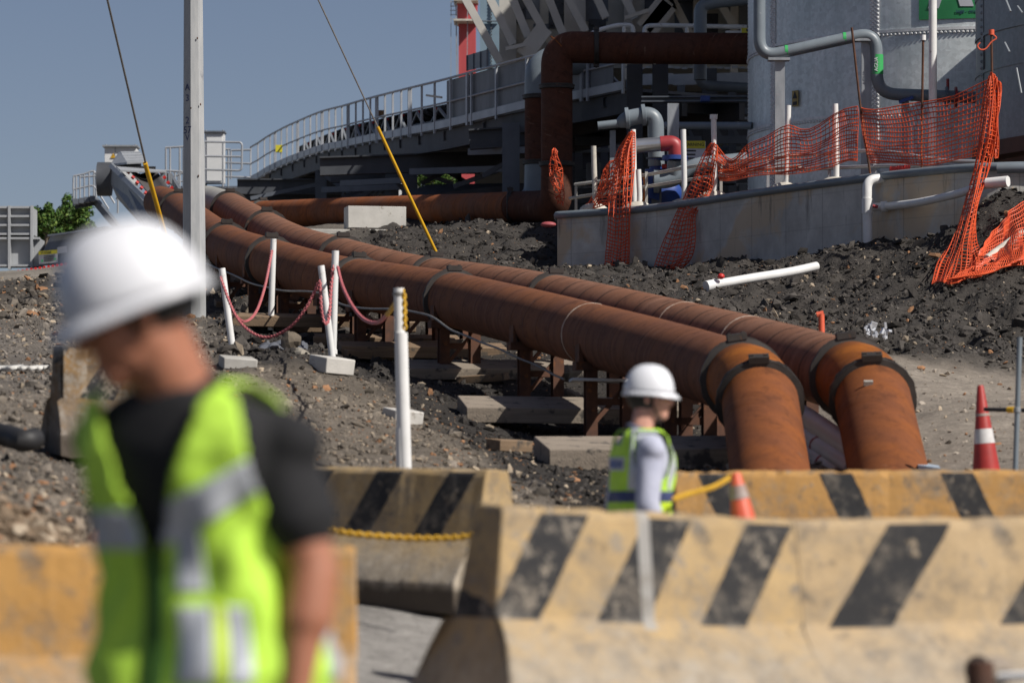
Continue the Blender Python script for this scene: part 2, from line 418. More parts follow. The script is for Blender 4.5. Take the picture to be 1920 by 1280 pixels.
def text_mesh(txt, size, ext=.004, align='CENTER'):
    cu = bpy.data.curves.new('lettering', 'FONT'); cu.body = txt; cu.size = size; cu.extrude = ext; cu.align_x = align; cu.align_y = 'CENTER'
    o = bpy.data.objects.new('lettering', cu); COL.objects.link(o)
    dg = bpy.context.evaluated_depsgraph_get(); dg.update()
    me = bpy.data.meshes.new_from_object(o.evaluated_get(dg)); bpy.data.objects.remove(o)
    return me
def put_text(name, txt, size, loc, xdir, updir, mat, parent, ext=.004):
    me = text_mesh(txt, size, ext); me.materials.clear(); me.materials.append(mat)
    o = bpy.data.objects.new(name, me); COL.objects.link(o)
    x = Vector(xdir).normalized(); u = Vector(updir); u = (u-x*u.dot(x)).normalized(); n = x.cross(u)
    m = Matrix((x, u, n)).transposed().to_4x4()
    base = WO.get(parent.name, Vector((0,0,0))) if parent else Vector((0,0,0))
    m.translation = Vector(loc)-base
    o.matrix_local = m
    if parent is not None: o.parent = parent; o.matrix_local = m
    return o
def fillet(pts, r, n=8):
    """polyline with its corners rounded to about radius r"""
    pts = [Vector(p) for p in pts]; out = [pts[0]]
    for i in range(1, len(pts)-1):
        a, b, c = pts[i-1], pts[i], pts[i+1]
        d1 = (a-b); d2 = (c-b); l = min(r, d1.length*.48, d2.length*.48)
        p = b+d1.normalized()*l; q = b+d2.normalized()*l
        for k in range(n+1):
            t = k/n; out.append(p*(1-t)**2+b*2*t*(1-t)+q*t*t)
    out.append(pts[-1]); return out
# ------------------------------------------------------------------ terrain
ctl = []
def g(px, py, D): ctl.append((px, D, HC+(YH-py)/F*D))
def gz(px, D, z): ctl.append((px, D, z))
for px in (-900, 300, 960, 1700, 2800):
    gz(px, 4, -.15); gz(px, 8, -.12); gz(px, 12, -.05)
for px in (-700, 0, 700, 1300, 1920, 2700): gz(px, 16, .04)
for px in (700, 1100, 1500, 1920, 2500): gz(px, 19, .02); gz(px, 21.5, .06)
gz(300, 19, .2); gz(60, 18, .4); gz(60, 19.5, .8); gz(-500, 19.5, .8)
g(60, 930, 24); g(60, 865, 29); g(60, 760, 36); g(60, 690, 45); g(50, 630, 55); g(50, 590, 65); g(50, 548, 80); g(50, 522, 95); g(50, 507, 110)
gz(-500, 29, 1.34); gz(-500, 55, 3.5); gz(-500, 110, 7.8); gz(300, 24, .8); gz(300, 29, 1.05)
gz(760, 24, .33); gz(1100, 24, .30); gz(1500, 24, .32); gz(1900, 24, .33); gz(2500, 24, .33)
gz(520, 25, .45)
gz(750, 28, .75); gz(750, 33, 1.2); gz(750, 38, 1.62); g(750, 792, 42); g(740, 730, 48); g(700, 700, 53); g(620, 692, 50)
g(1130, 838, 46); g(1005, 770, 49); g(860, 700, 53.5); g(720, 658, 57); g(620, 628, 60); g(500, 590, 64); g(430, 560, 67)
g(1060, 905, 36); gz(1200, 30, .9); gz(1200, 36, 1.25); gz(950, 30, .85)
gz(365, 60, 3.9); gz(365, 74, 5.3); gz(365, 84, 6.3)
g(990, 660, 55.5); g(900, 640, 57)
g(950, 520, 70); g(800, 500, 73); g(900, 434, 85.5); g(760, 470, 80); g(700, 434, 90.5); g(1000, 428, 86)
gz(560, 92, 7.4); gz(560, 99, 8.2); gz(900, 97, 8.2); gz(700, 110, 9.0); gz(700, 140, 11.0); gz(400, 100, 7.8); gz(400, 130, 9.6)
g(1300, 850, 45); g(1400, 885, 37); g(1760, 872, 37); g(1800, 770, 45); g(1760, 712, 50); g(1760, 690, 52.5); gz(2400, 45, 2.2)
g(1760, 560, 60); g(1760, 470, 66); g(1790, 428, 68.3); g(1900, 690, 54); g(1900, 540, 60); g(1900, 405, 65); g(1900, 345, 67); gz(2300, 60, 4.6); gz(2300, 67, 6.8)
g(1500, 652, 52); g(1500, 585, 60); g(1500, 512, 68); g(1480, 490, 71.3); g(1620, 465, 69)
g(1300, 540, 66); g(1200, 515, 71.5); g(1200, 502, 76.5); g(1060, 505, 78); g(1050, 520, 68)
gz(1350, 80, 6.2); gz(1350, 100, 6.4); gz(1700, 80, 6.2); gz(1700, 120, 6.6); gz(2100, 75, 6.7); gz(2300, 110, 7)
gz(1200, 140, 7.6); gz(1900, 160, 8)
for px in (-900, 200, 960, 1700, 2800): gz(px, 250, 11.5); gz(px, 420, 12)
gz(-500, 140, 8.1); gz(50, 140, 8.3)
C0 = np.array(ctl)
def uvn(px, D): return np.stack([(np.asarray(px, float)-960)/960*.55, np.log(np.asarray(D, float))*2.2], -1)
_c = uvn(C0[:,0], C0[:,1]); _n = len(_c)
def tps(r2): return np.where(r2 > 1e-12, .5*r2*np.log(np.maximum(r2, 1e-12)), 0)
_K = tps(((_c[:,None]-_c[None])**2).sum(-1)) + np.eye(_n)*2e-3
_A = np.zeros((_n+3, _n+3)); _A[:_n,:_n] = _K; _A[:_n,_n] = 1; _A[:_n,_n+1:] = _c; _A[_n,:_n] = 1; _A[_n+1:,:_n] = _c.T
_w = np.linalg.solve(_A, np.concatenate([C0[:,2], [0,0,0]]))
def hz(px, D):
    px = np.clip(np.asarray(px, float), -900, 2800); D = np.clip(np.asarray(D, float), 4, 420)
    q = uvn(px, D).reshape(-1, 2); out = np.empty(len(q))
    for i in range(0, len(q), 20000):
        r2 = ((q[i:i+20000,None]-_c[None])**2).sum(-1)
        out[i:i+20000] = tps(r2)@_w[:_n]+_w[_n]+q[i:i+20000]@_w[_n+1:]
    return out.reshape(np.shape(px))
def gx(x, y):
    """ground height under the world point x, y"""
    return float(hz(np.array([960+x/y*F]), np.array([y]))[0])
def onground(px, D):
    z = float(hz(np.array([px]), np.array([D]))[0]); return Vector(((px-960)/F*D, D, z))
def vnoise(x, y, seed=0):
    """smooth value noise, vectorised"""
    xi = np.floor(x).astype(np.int64); yi = np.floor(y).astype(np.int64); xf = x-xi; yf = y-yi
    def h(a, b):
        n = (a*374761393 + b*668265263 + seed*1442695041) & 0x7fffffff
        n = ((n ^ (n >> 13))*1274126177) & 0x7fffffff
        return ((n ^ (n >> 16)) & 0xffff)/65535.0
    sx = xf*xf*(3-2*xf); sy = yf*yf*(3-2*yf)
    return (h(xi,yi)*(1-sx)+h(xi+1,yi)*sx)*(1-sy)+(h(xi,yi+1)*(1-sx)+h(xi+1,yi+1)*sx)*sy
def fbm(x, y, o=4, seed=0):
    a = 0; amp = .5
    for k in range(o): a = a+amp*vnoise(x*2**k, y*2**k, seed+k); amp *= .5
    return a/.9375
def rockiness(px, D):
    """0..1: how far a spot belongs to the dumped dark rock"""
    # right hand slope below the bund wall; mound behind the pipes; bank along the pipe line
    r1 = np.clip((D-(53.5-np.clip((px-1500)/400, -1, 1)*1.0))/1.5, 0, 1)*np.clip((px-1020)/60, 0, 1)
    r2 = np.clip((px-640)/60, 0, 1)*np.clip((D-60)/4, 0, 1)*np.clip((99-D)/5, 0, 1)
    r3 = np.clip((px-385)/40, 0, 1)*np.clip((760-px)/60, 0, 1)*np.clip((D-(47.5+(px-600)*.012))/2, 0, 1)*np.clip((74-D)/4, 0, 1)
    r4 = np.clip((150-px)/60, 0, 1)*np.clip((D-66)/5, 0, 1)*np.clip((92-D)/4, 0, 1)*.75
    return np.clip(np.maximum.reduce([r1, r2, r3, r4]), 0, 1)
def soil(px, D, x, y):
    """ground colours: pale road, brown gravel, dark dumped rock, tan dirt"""
    n = fbm(x*.9, y*.35, 4, 3); n2 = fbm(x*3.1, y*1.3, 4, 9)
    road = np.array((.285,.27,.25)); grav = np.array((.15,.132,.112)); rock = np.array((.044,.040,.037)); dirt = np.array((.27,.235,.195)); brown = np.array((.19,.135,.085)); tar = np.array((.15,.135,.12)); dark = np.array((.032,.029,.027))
    c = np.broadcast_to(grav, px.shape+(3,)).copy()
    def lay(w, col):
        nonlocal c; c = c*(1-w[...,None])+col*w[...,None]
    lay(np.clip((fbm(x*.5, y*.2, 3, 21)-.42)*5, 0, 1)*.45, np.array((.20,.165,.125)))
    lay(np.clip((25.3-D)/.8, 0, 1)*np.clip((D-3)/.1, 0, 1)*np.clip((px-560)/60+np.clip((19-D)/.5, 0, 9), 0, 1), road)
    lay(np.clip((px-1330)/80, 0, 1)*np.clip((D-25.5)/1, 0, 1)*np.clip((53.5-D)/1.5, 0, 1), dirt)
    # darker ground alongside the pipe supports
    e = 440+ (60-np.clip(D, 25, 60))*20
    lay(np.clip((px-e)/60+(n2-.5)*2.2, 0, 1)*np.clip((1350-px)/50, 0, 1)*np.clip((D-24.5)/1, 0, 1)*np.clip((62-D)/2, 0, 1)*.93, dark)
    lay(np.clip((250-px)/40, 0, 1)*np.clip((23-D)/2, 0, 1)*np.clip((D-17)/1, 0, 1)*.8, brown)
    lay(np.clip((380-px)/60, 0, 1)*np.clip((D-38)/2, 0, 1)*np.clip((60-D)/3, 0, 1)*.65, tar)
    lay(np.clip((230-px)/60, 0, 1)*np.clip((D-92)/3, 0, 1)*.7, np.array((.26,.235,.20)))
    lay(rockiness(px, D)*(.80+.2*n), rock)
    v = (.72+.56*n)*(.8+.4*n2)
    return np.clip(c*v[...,None], 0, 1)
NU, NV = 420, 520
pxs = np.concatenate([np.linspace(-1800, -150, 40), np.linspace(-140, 2060, 340), np.linspace(2100, 3700, 40)])
Ds = np.concatenate([np.linspace(3, 22, 60, endpoint=False), np.linspace(22, 75, 340, endpoint=False), np.geomspace(75, 120, 90, endpoint=False), np.geomspace(120, 900, 30)])
PX, DD = np.meshgrid(pxs, Ds)
Z = hz(PX, DD); X = (PX-960)/F*DD; Y = DD
rk = rockiness(PX, DD)
flat = np.clip((25-DD)/2, 0, 1)*np.clip((PX-560)/60, 0, 1)
Z = Z + (fbm(X*1.3, Y*.9, 5, 5)-.5)*(.10+.42*rk)*(1-.93*flat)*np.clip((DD-15)/5, .05, 1)
# ruts and tossed spoil near the pipes
Z = Z + (fbm(X*4.2, Y*2.4, 3, 31)-.5)*(.05+.22*rk)*(1-.95*flat)*np.clip((DD-15)/5, .05, 1)
me = bpy.data.meshes.new('ground')
vs = np.stack([X, Y, Z], -1).reshape(-1, 3); nx, ny = len(pxs), len(Ds)
i = np.arange(ny-1)[:,None]*nx+np.arange(nx-1)[None]
fs = np.stack([i, i+1, i+1+nx, i+nx], -1).reshape(-1, 4)
me.from_pydata(vs.tolist(), [], fs.tolist())
ca = me.color_attributes.new('soil', 'FLOAT_COLOR', 'POINT')
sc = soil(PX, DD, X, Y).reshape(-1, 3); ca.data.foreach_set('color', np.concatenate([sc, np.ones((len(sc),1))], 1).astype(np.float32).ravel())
me.materials.append(M['ground']); me.shade_smooth()
o = bpy.data.objects.new('ground', me); COL.objects.link(o); o['kind'] = 'structure'
def bumpz(px, D):
    """terrain height with the same relief as the mesh"""
    px = np.asarray(px, float); D = np.asarray(D, float)
    z = hz(px, D); x = (px-960)/F*D; rk = rockiness(px, D); fl = np.clip((25-D)/2, 0, 1)*np.clip((px-560)/60, 0, 1)
    z = z+(fbm(x*1.3, D*.9, 5, 5)-.5)*(.10+.42*rk)*(1-.93*fl)*np.clip((D-15)/5, .05, 1)
    return z+(fbm(x*4.2, D*2.4, 3, 31)-.5)*(.05+.22*rk)*(1-.95*fl)*np.clip((D-15)/5, .05, 1)
def place(px, py, above=0.0, d0=24, d1=100):
    """depth at which the sight line through (px, py) is `above` over the ground"""
    Dg = np.linspace(d0, d1, 800); z = HC+(YH-py)/F*Dg; k = np.nonzero(z-bumpz(np.full_like(Dg, px), Dg) <= above)[0]
    return float(Dg[k[0]]) if len(k) else d1
# loose stones -------------------------------------------------------
_ph = (1+5**.5)/2
ICO = np.array([(-1,_ph,0),(1,_ph,0),(-1,-_ph,0),(1,-_ph,0),(0,-1,_ph),(0,1,_ph),(0,-1,-_ph),(0,1,-_ph),(_ph,0,-1),(_ph,0,1),(-_ph,0,-1),(-_ph,0,1)])/math.sqrt(1+_ph*_ph)
ICF = np.array([(0,11,5),(0,5,1),(0,1,7),(0,7,10),(0,10,11),(1,5,9),(5,11,4),(11,10,2),(10,7,6),(7,1,8),(3,9,4),(3,4,2),(3,2,6),(3,6,8),(3,8,9),(4,9,5),(2,4,11),(6,2,10),(8,6,7),(9,8,1)])
def stones(name, px, D, size, cols, label_kind=True, sink=.25, z=None):
    n = len(px); x = (px-960)/F*D; z = bumpz(px, D) if z is None else z
    sh = size[:,None]*np.stack([rng.uniform(.7,1.35,n), rng.uniform(.7,1.35,n), rng.uniform(.32,.7,n)], -1)
    jit = 1+rng.uniform(-.34,.34,(n,12))
    q = rng.normal(size=(n,4)); q[:,1:3] *= .45; q /= np.linalg.norm(q, axis=1)[:,None]
    w,a,b,c = q.T
    Rm = np.stack([1-2*(b*b+c*c),2*(a*b-c*w),2*(a*c+b*w),2*(a*b+c*w),1-2*(a*a+c*c),2*(b*c-a*w),2*(a*c-b*w),2*(b*c+a*w),1-2*(a*a+b*b)],-1).reshape(n,3,3)
    v = ICO[None]*jit[...,None]*sh[:,None]
    v = np.einsum('nij,nkj->nki', Rm, v)
    v += np.stack([x, D, z+size*(.5-sink)], -1)[:,None]
    f = ICF[None]+(np.arange(n)*12)[:,None,None]
    me = bpy.data.meshes.new(name)
    V = v.reshape(-1,3).astype(np.float32); Fc = f.reshape(-1,3).astype(np.int32)
    me.vertices.add(len(V)); me.vertices.foreach_set('co', V.ravel())
    me.loops.add(Fc.size); me.loops.foreach_set('vertex_index', Fc.ravel())
    me.polygons.add(len(Fc)); me.polygons.foreach_set('loop_start', np.arange(0, Fc.size, 3, dtype=np.int32))
    me.update(calc_edges=True); me.validate(); me.shade_flat()
    ca = me.color_attributes.new('soil', 'FLOAT_COLOR', 'POINT')
    cc = np.repeat(cols, 12, 0); ca.data.foreach_set('color', np.concatenate([cc, np.ones((len(cc),1))], 1).astype(np.float32).ravel())
    me.materials.append(M['stones'])
    o = bpy.data.objects.new(name, me); COL.objects.link(o); o['kind'] = 'stuff'
    return o
def stone_cols(px, D, x, vary=.5, pale=.12):
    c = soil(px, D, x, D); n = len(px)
    c = c*rng.uniform(1-vary, 1+vary*1.3, (n,1))*np.array([1,1,1])
    m = rng.random(n) < pale; c[m] = np.array((.33,.27,.20))*rng.uniform(.6,1.4,(m.sum(),1))
    m = rng.random(n) < pale*.5; c[m] = np.array((.30,.16,.085))*rng.uniform(.6,1.3,(m.sum(),1))
    return np.clip(c, .008, .8)
# gravel and rubble by real area: n falls with depth as the ground seen foreshortens
def scatter(n, pxr, Dr, keep):
    px = rng.uniform(*pxr, n); D = np.exp(rng.uniform(math.log(Dr[0]), math.log(Dr[1]), n))
    k = rng.random(n) < keep(px, D); return px[k], D[k]
px, D = scatter(70000, (-60, 1360), (25.2, 75), lambda p, d: (1-.75*rockiness(p, d))*np.where((p > 620) | (d > 25.2), 1, 0))
stones('gravel_stones', px, D, (rng.gamma(1.2, .0062, len(px)).clip(.005, .05)+np.where(rng.random(len(px)) < .02, rng.uniform(.01,.05,len(px)), 0))*(.7+D/110), stone_cols(px, D, (px-960)/F*D))
px, D = scatter(3400, (1340, 2260), (25.5, 54), lambda p, d: np.full(p.shape, 1.0))
stones('dirt_stones', px, D, rng.gamma(1.4, .009, len(px)).clip(.006, .12), stone_cols(px, D, (px-960)/F*D, .4, .2))
px, D = scatter(6000, (-40, 330), (17.8, 25.2), lambda p, d: np.full(p.shape, 1.0))
stones('earth_stones', px, D, rng.gamma(1.8, .008, len(px)).clip(.006, .06), stone_cols(px, D, (px-960)/F*D, .4, .15))
px, D = scatter(146000, (385, 2260), (50, 92), lambda p, d: rockiness(p, d)**2*np.where((p > 1040) & (d > 79), 0, 1))
sz = (rng.gamma(.8, .0145, len(px)).clip(.009, .06)+np.where(rng.random(len(px)) < .010, rng.uniform(.02,.12,len(px)), 0))
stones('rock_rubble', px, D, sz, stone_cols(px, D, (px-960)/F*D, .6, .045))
px, D = scatter(3500, (-60, 260), (62, 96), lambda p, d: np.full(p.shape, .8))
stones('waste_rubble', px, D, rng.gamma(1.2, .022, len(px)).clip(.012, .14), stone_cols(px, D, (px-960)/F*D, .6, .2))
# single boulders one can point to
def boulder(px, py, D, size, col, label, seed):
    r = np.random.default_rng(seed); bm = MB(); rot = Euler((r.uniform(-.3,.3), r.uniform(-.3,.3), r.uniform(0,6))).to_matrix()
    bm.ell((0,0,0), size, rot, 14, 10)
    for v in bm.v:
        d = v.normalized(); k = 0
        for q in range(7):
            a = Vector(r.normal(size=3)).normalized() if False else Vector((math.sin(q*2.4+seed), math.cos(q*1.7+seed*2), math.sin(q*.9+seed*3))).normalized()
            k = max(k, d.dot(a)-.62)
        v *= 1-k*.9
        v += d*r.uniform(-.012,.012)
    c = P(px, py, D)
    for v in bm.v: v += c
    t = bm.build('boulder', mk('boulder_stone', col, tuple(x*.6 for x in col), 5, .9, bmp=.5, bscale=14), None, True, angle=.4)
    tag(t, label, 'boulder', 'boulders beside the white posts')
boulder(563, 668, 51, (.17,.16,.12), (.33,.30,.25), 'pale rounded boulder on the gravel left of the white post footing block', 3)
boulder(545, 640, 52.5, (.15,.17,.16), (.16,.13,.095), 'brown boulder standing just behind the pale rounded boulder', 8)
boulder(1060, 700, 50.5, (.28,.16,.13), (.24,.22,.19), 'large tan and grey boulder under the rusty pipe between two supports', 5)
boulder(985, 803, 47.2, (.07,.07,.07), (.38,.33,.27), 'small pale stone leaning against the front edge of a grey sleeper', 6)
boulder(1070, 742, 50, (.30,.12,.09), (.2,.17,.14), 'low dark brown boulder below the large tan boulder under the pipe', 12)

# cement splash over the rocks behind the leaning post: one lumpy sheet
bm = MB(); vs = []; fs = []; n = 26
for j in range(n):
    for i in range(n):
        u, v = i/(n-1), j/(n-1)
        px = 455+95*u+35*v; D = 51.5+5.5*v*(.6+.4*u)
        p = Vector(((px-960)/F*D, D, float(bumpz(px, D))+.04+.16*fbm(np.array(u*5.), np.array(v*5.), 3, 77)-.30*max(0, abs(u-.5)*2-.65)-.30*max(0, abs(v-.5)*2-.65)))
        vs.append(p)
for j in range(n-1):
    for i in range(n-1): a = j*n+i; fs.append((a, a+1, a+1+n, a+n))
bm.add(vs, fs)
o = bm.build('cement_spill', M['cement_splash'], None); so = o.modifiers.new('thick', 'SOLIDIFY'); so.thickness = .05; so.offset = -1
tag(o, 'hardened blue grey cement spilled over the rocks behind the leaning white post', 'cement spill')
# ------------------------------------------------------------------ big rusted pipes
PR = .38
A_px = [(300,380,88),(330,392,83.5),(365,420,75),(425,462,67.3),(500,489,62.3),(620,523,58.5),(740,543,55.8),(840,560,53.3),(980,593,49.6),(1110,627,46.4),(1230,660,43.4),(1330,690,41)]
A_run = [P(*q) for q in A_px]
OFF = Vector((1.14, .27, .03))
A_e0 = P(1392, 712, 39.4); A_e1 = P(1425, 752, 38.0); A_end = [P(1440, 860, 36.6), P(1458, 985, 35.0)]
def split_run(pts, n=10): return crom(pts, n)
def near_px(curve, px):
    return min(range(len(curve)), key=lambda i: abs(curve[i].x/curve[i].y*F+960-px))
def collar(curve, i, parent, pad=True, r=PR, spin=0.0, w=.10):
    c = curve[i]; t = (curve[min(i+1, len(curve)-1)]-curve[max(i-1, 0)]).normalized()
    bm = MB(); bm.ring(c, t, r*.98, r*1.115, w, 44, 0, .012); bm.ring(c+t*.03, t, r*1.05, r*1.15, .03, 44, 0, .018); bm.ring(c-t*.03, t, r*1.05, r*1.14, .025, 44, 0, .018)
    up = Vector((0,0,1)); up = (up-t*up.dot(t)).normalized(); x = t.cross(up)
    if pad:
        for a in (spin, spin+PI):
            e = up*math.cos(a)+x*math.sin(a); f = x*math.cos(a)-up*math.sin(a)
            rot = Matrix((t, f, e)).transposed()
            bm.box(c+e*r*1.16, (w*1.1, .20, .065), rot)
            for q in (-.07, .07): bm.box(c+e*r*1.235+f*q, (.035, .035, .035), rot)
    return bm.build('pipe_coupling', M['coupling'], parent, angle=.5)
def big_pipe(label, run, e0, e1, end, mat, bands, px_c, bandpx, flags):
    t = thing('steel_pipeline', label, 'pipeline', tuple(run[len(run)//2]), 'twin rusted pipelines')
    cur = crom(run+[e0], 12)
    k = near_px(cur, flags['grey']) if flags.get('grey') else 0
    body = MB().tube(cur[k:], PR, 36, True).build('pipe_run', mat, t)
    if k:
        MB().tube(cur[:k+1], PR, 36, True).build('pipe_run', M['pipe_grey_end'], t)['label'] = 'pale grey end length of pipe'
    elbow = fillet([e0, (e0+e1)/2+Vector((.02,-.05,.06)), e1], 1.0, 10)
    MB().tube(elbow, PR*1.005, 36, True).build('pipe_elbow', M['rust_elbow'], t)['label'] = 'bright orange rusted bend'
    tail = MB().tube([e1]+crom([e1]+end, 10)[1:], PR*1.0, 36, True).build('pipe_run', M['rust_tail'], t); tail['label'] = 'descending length of pipe'
    for q in px_c: collar(cur, near_px(cur, q), t)
    collar([cur[-2], e0, elbow[2]], 1, t, True, PR*1.01, .15, .11); collar([elbow[-3], e1, end[0]], 1, t, True, PR*1.01, .05, .11)
    for q in bandpx:
        i = near_px(cur, q); c = cur[i]; d = (cur[i+1]-cur[i-1]).normalized()
        MB().ring(c, d, PR*.99, PR*1.012, .045).build('paint_band', M['band'], t)['label'] = 'worn pale band round the pipe'
    return t, cur
M['band'] = mk('worn_pale_band', (.55,.47,.40), (.30,.19,.13), 9, .7)
M['rust_tail'] = rust_mat('rusted_tail_brown', (.17,.062,.028), (.27,.095,.04), (.33,.105,.025), line=.12, pitch=2)
PA, curA = big_pipe('brown rusted pipeline of the pair, nearer the white chain posts, on rusted supports', A_run, A_e0, A_e1, A_end, M['rust_a'], None, (334, 424, 512, 672, 846), (1110,), {})
B_run = [p+OFF*(1.0 if i > 2 else .95) for i, p in enumerate(A_run)]
PB, curB = big_pipe('paler rusted steel pipeline behind its twin, right of the pair beside the dark rock slope', B_run, A_e0+OFF, A_e1+OFF, [p+OFF for p in A_end], M['rust_b'], None, (432, 500, 640, 812, 1040), (1280, 1405), {'grey': 432})
for q in ((1628,718),(1641,748)):
    d = (B_run[-1]-A_e1-OFF)
    c = P(q[0], q[1], 37.6)
    b_ = MB().box(c, (.09,.03,.05), Euler((.5,0,.1)).to_matrix()).build('pipe_lug', M['pipe_grey_end'], PB)
# third pipe: level run behind, two bends up and the overhead length
CR = .36
def Cpt(px, py, D): return P(px, py, D)
C_run = [P(415,404,106), P(492,402,103), P(640,397,98.5), P(800,393,94), P(965,388,89.5)]
t = thing('overhead_pipeline', 'orange rusted pipeline behind the white block, rising in a tall dark loop to the tank', 'pipeline', tuple(C_run[2]))
MB().tube(crom(C_run, 8), CR, 32).build('pipe_run', M['rust_c'], t)
low = fillet([C_run[-1], P(1043,386,88), P(1044,330,88)], 1.1, 12)
MB().tube(low[0:], CR*1.01, 32).build('pipe_elbow', M['rust_deep'], t)['label'] = 'dark brown lower bend'
MB().tube([P(1044,330,88), P(1044,160,88)], CR, 32).build('pipe_riser', M['rust_deep'], t)
top = fillet([P(1044,162,88), P(1044,88,88), P(1125,90,88)], 1.25, 14)
MB().tube(top, CR*1.01, 32).build('pipe_elbow', M['rust_deep'], t)['label'] = 'dark brown upper bend'
MB().tube([P(1125,90,88), P(1250,91,87.6), P(1470,92,87)], CR, 32).build('pipe_run', M['rust_over'] if 'rust_over' in M else M['rust_deep'], t)['label'] = 'dark overhead length'
for c, d, pd in ((C_run[1], C_run[2]-C_run[1], 1), (C_run[-1]+Vector((-.1,0,0)), Vector((1,-.1,0)), 1), (P(1044,308,88), Vector((0,0,1)), 0), (P(1044,163,88), Vector((0,0,1)), 0), (P(1118,89,88), Vector((1,0,0)), 1)):
    d.normalize(); collar([c-d, c, c+d], 1, t, bool(pd), CR*1.0, 0, .12)
MB().ring(P(1228,91,87.7), Vector((1,0,0)), CR*.99, CR*1.02, .07).build('paint_band', M['white'], t)
MB().ring(P(1052,90,88)+Vector((-.0,0,0)), Vector((1,0,.9)), CR*.99, CR*1.0, .02).build('paint_band', M['rust_elbow'], t)
for px, D in ((492,103),(905,91.3)):
    c = P(px,410,D); gz_ = gx(c.x, c.y)
    MB().beam((c.x,c.y,gz_-.3),(c.x,c.y,c.z-.2),.18,.18).build('pipe_saddle', M['steel_dark'], t)
# second riser just behind it, grey primed bends
t = thing('riser_pipe', 'slimmer looking rusted riser with grey primed bends, half hidden behind the big dark riser', 'pipeline', tuple(P(1012,260,92)))
D2 = 92.0
MB().tube([P(1012,305,D2), P(1012,182,D2)], CR, 32).build('pipe_riser', M['rust_deep'], t)
top2 = fillet([P(1012,184,D2), P(1012,118,D2), P(1080,112,D2), P(1130,112,D2)], 1.1, 12)
MB().tube(top2, CR*1.01, 32).build('pipe_elbow', M['primer'] if 'primer' in M else M['grey_pipe'], t)['label'] = 'grey primed bend with rust edges'
low2 = fillet([P(1012,306,D2), P(1010,385,D2), P(930,392,D2)], 1.3, 12)
MB().tube(low2, CR*1.01, 32).build('pipe_elbow', M['grey_pipe'], t)['label'] = 'grey primed bend'
for y in (182, 305): collar([P(1012,y+5,D2), P(1012,y,D2), P(1012,y-5,D2)], 1, t, False, CR, 0, .12)

# ------------------------------------------------------------------ supports, sleepers
def support(px, w, label, high=True):
    """two pairs of rusted posts with cradles carrying both pipes"""
    i = near_px(curA, px); c = curA[i]; c2 = c+OFF; d = (curA[i+1]-curA[i-1]); d.z = 0; d.normalize(); x = Vector((-d.y, d.x, 0)); x = x if x.x > 0 else -x
    gnd = gx(c.x, c.y)
    t = thing('pipe_support', label, 'pipe support', (c.x, c.y, gnd), 'rusted supports under the twin pipelines')
    b0 = gnd+.13
    for cc in (c, c2):
        topz = cc.z-PR*.80
        for q in (-.22, .22):
            p = cc+x*q; MB().ibeam((p.x,p.y,b0),(p.x,p.y,topz+.12),.14,.14,.018,up=d).build('support_post', M['rust_dark'], t)
        bm = MB(); e = Vector((cc.x,cc.y,topz-.02))
        bm.beam(e-x*.42, e+x*.42, .2, .1); bm.beam(e-x*.36+Vector((0,0,.04)), e-x*.36+Vector((0,0,.26)), .2, .05, up=x); bm.beam(e+x*.36+Vector((0,0,.04)), e+x*.36+Vector((0,0,.26)), .2, .05, up=x)
        m_ = Vector((cc.x,cc.y,(topz+b0)/2)); bm.beam(m_-x*.22, m_+x*.22, .06, .08); bm.beam(m_-x*.22-Vector((0,0,.3)), m_+x*.22+Vector((0,0,.2)), .04, .05)
        bm.build('support_cradle', M['rust_dark'], t)
    return c, x, d, gnd
for px, lb in ((1140, 'rusted pipe support nearest the worker in the pale shirt'), (1010, 'rusted pipe support standing on the broad grey sleeper slab'), (862, 'rusted pipe support below the widest black coupling'), (700, 'rusted pipe support just left of the tallest white post'), (640, 'rusted pipe support behind the leaning pair of white posts'),
               (560, 'rusted pipe support behind the hanging pink chains'), (500, 'rusted pipe support near the upright white post on the left'), (450, 'farthest rusted pipe support below the couplings beside the grey pole'), (1290, 'rusted pipe support right of the worker, in the gap under the first bend')):
    support(px, .4, lb)
def sleeper(px, py, D, L, wdt, h, rz, m, label, right=0):
    """left front top corner at px, py"""
    D = place(px, py, h*.72, 30, D+4); c = P(px, py, D); t = MB().box((L/2, wdt/2, -h/2), (L, wdt, h)).build('timber_sleeper', m, None, True, True, .012)
    t.location = c; t.rotation_euler = (R(9), random.uniform(-.012,.012), rz+.10); WO[t.name] = c
    return tag(t, label, 'sleeper', 'sleepers under the pipe supports')
WD, WG = M['wood'], M['wood_grey']
sleeper(1030, 842, 45.2, 2.6, .95, .22, .06, WG, 'nearest thick sleeper slab left of the worker in the pale shirt')
sleeper(875, 763, 48.2, 2.7, 1.1, .19, .02, WG, 'broad grey sleeper slab under the second support, longest pale top')
sleeper(765, 690, 52.6, 2.5, 1.0, .16, .02, WG, 'sleeper slab with a sunlit stripe under the widest black coupling')
sleeper(640, 648, 56.5, 2.4, .6, .17, .03, WD, 'brown sleeper with two sunlit stripes right of the white footing block')
sleeper(588, 631, 59, 2.2, .5, .16, .03, WD, 'brown sleeper ending behind the leaning white post pair')
sleeper(515, 604, 61.5, 2.2, .5, .16, .03, WD, 'brown sleeper behind the footing of the upright white post')
sleeper(430, 592, 63, 2.2, .5, .16, .05, WD, 'dark brown sleeper seen below the first pink chain')
sleeper(405, 565, 65.5, 2.0, .5, .15, .05, WD, 'farthest dark sleeper next to the grey pole')
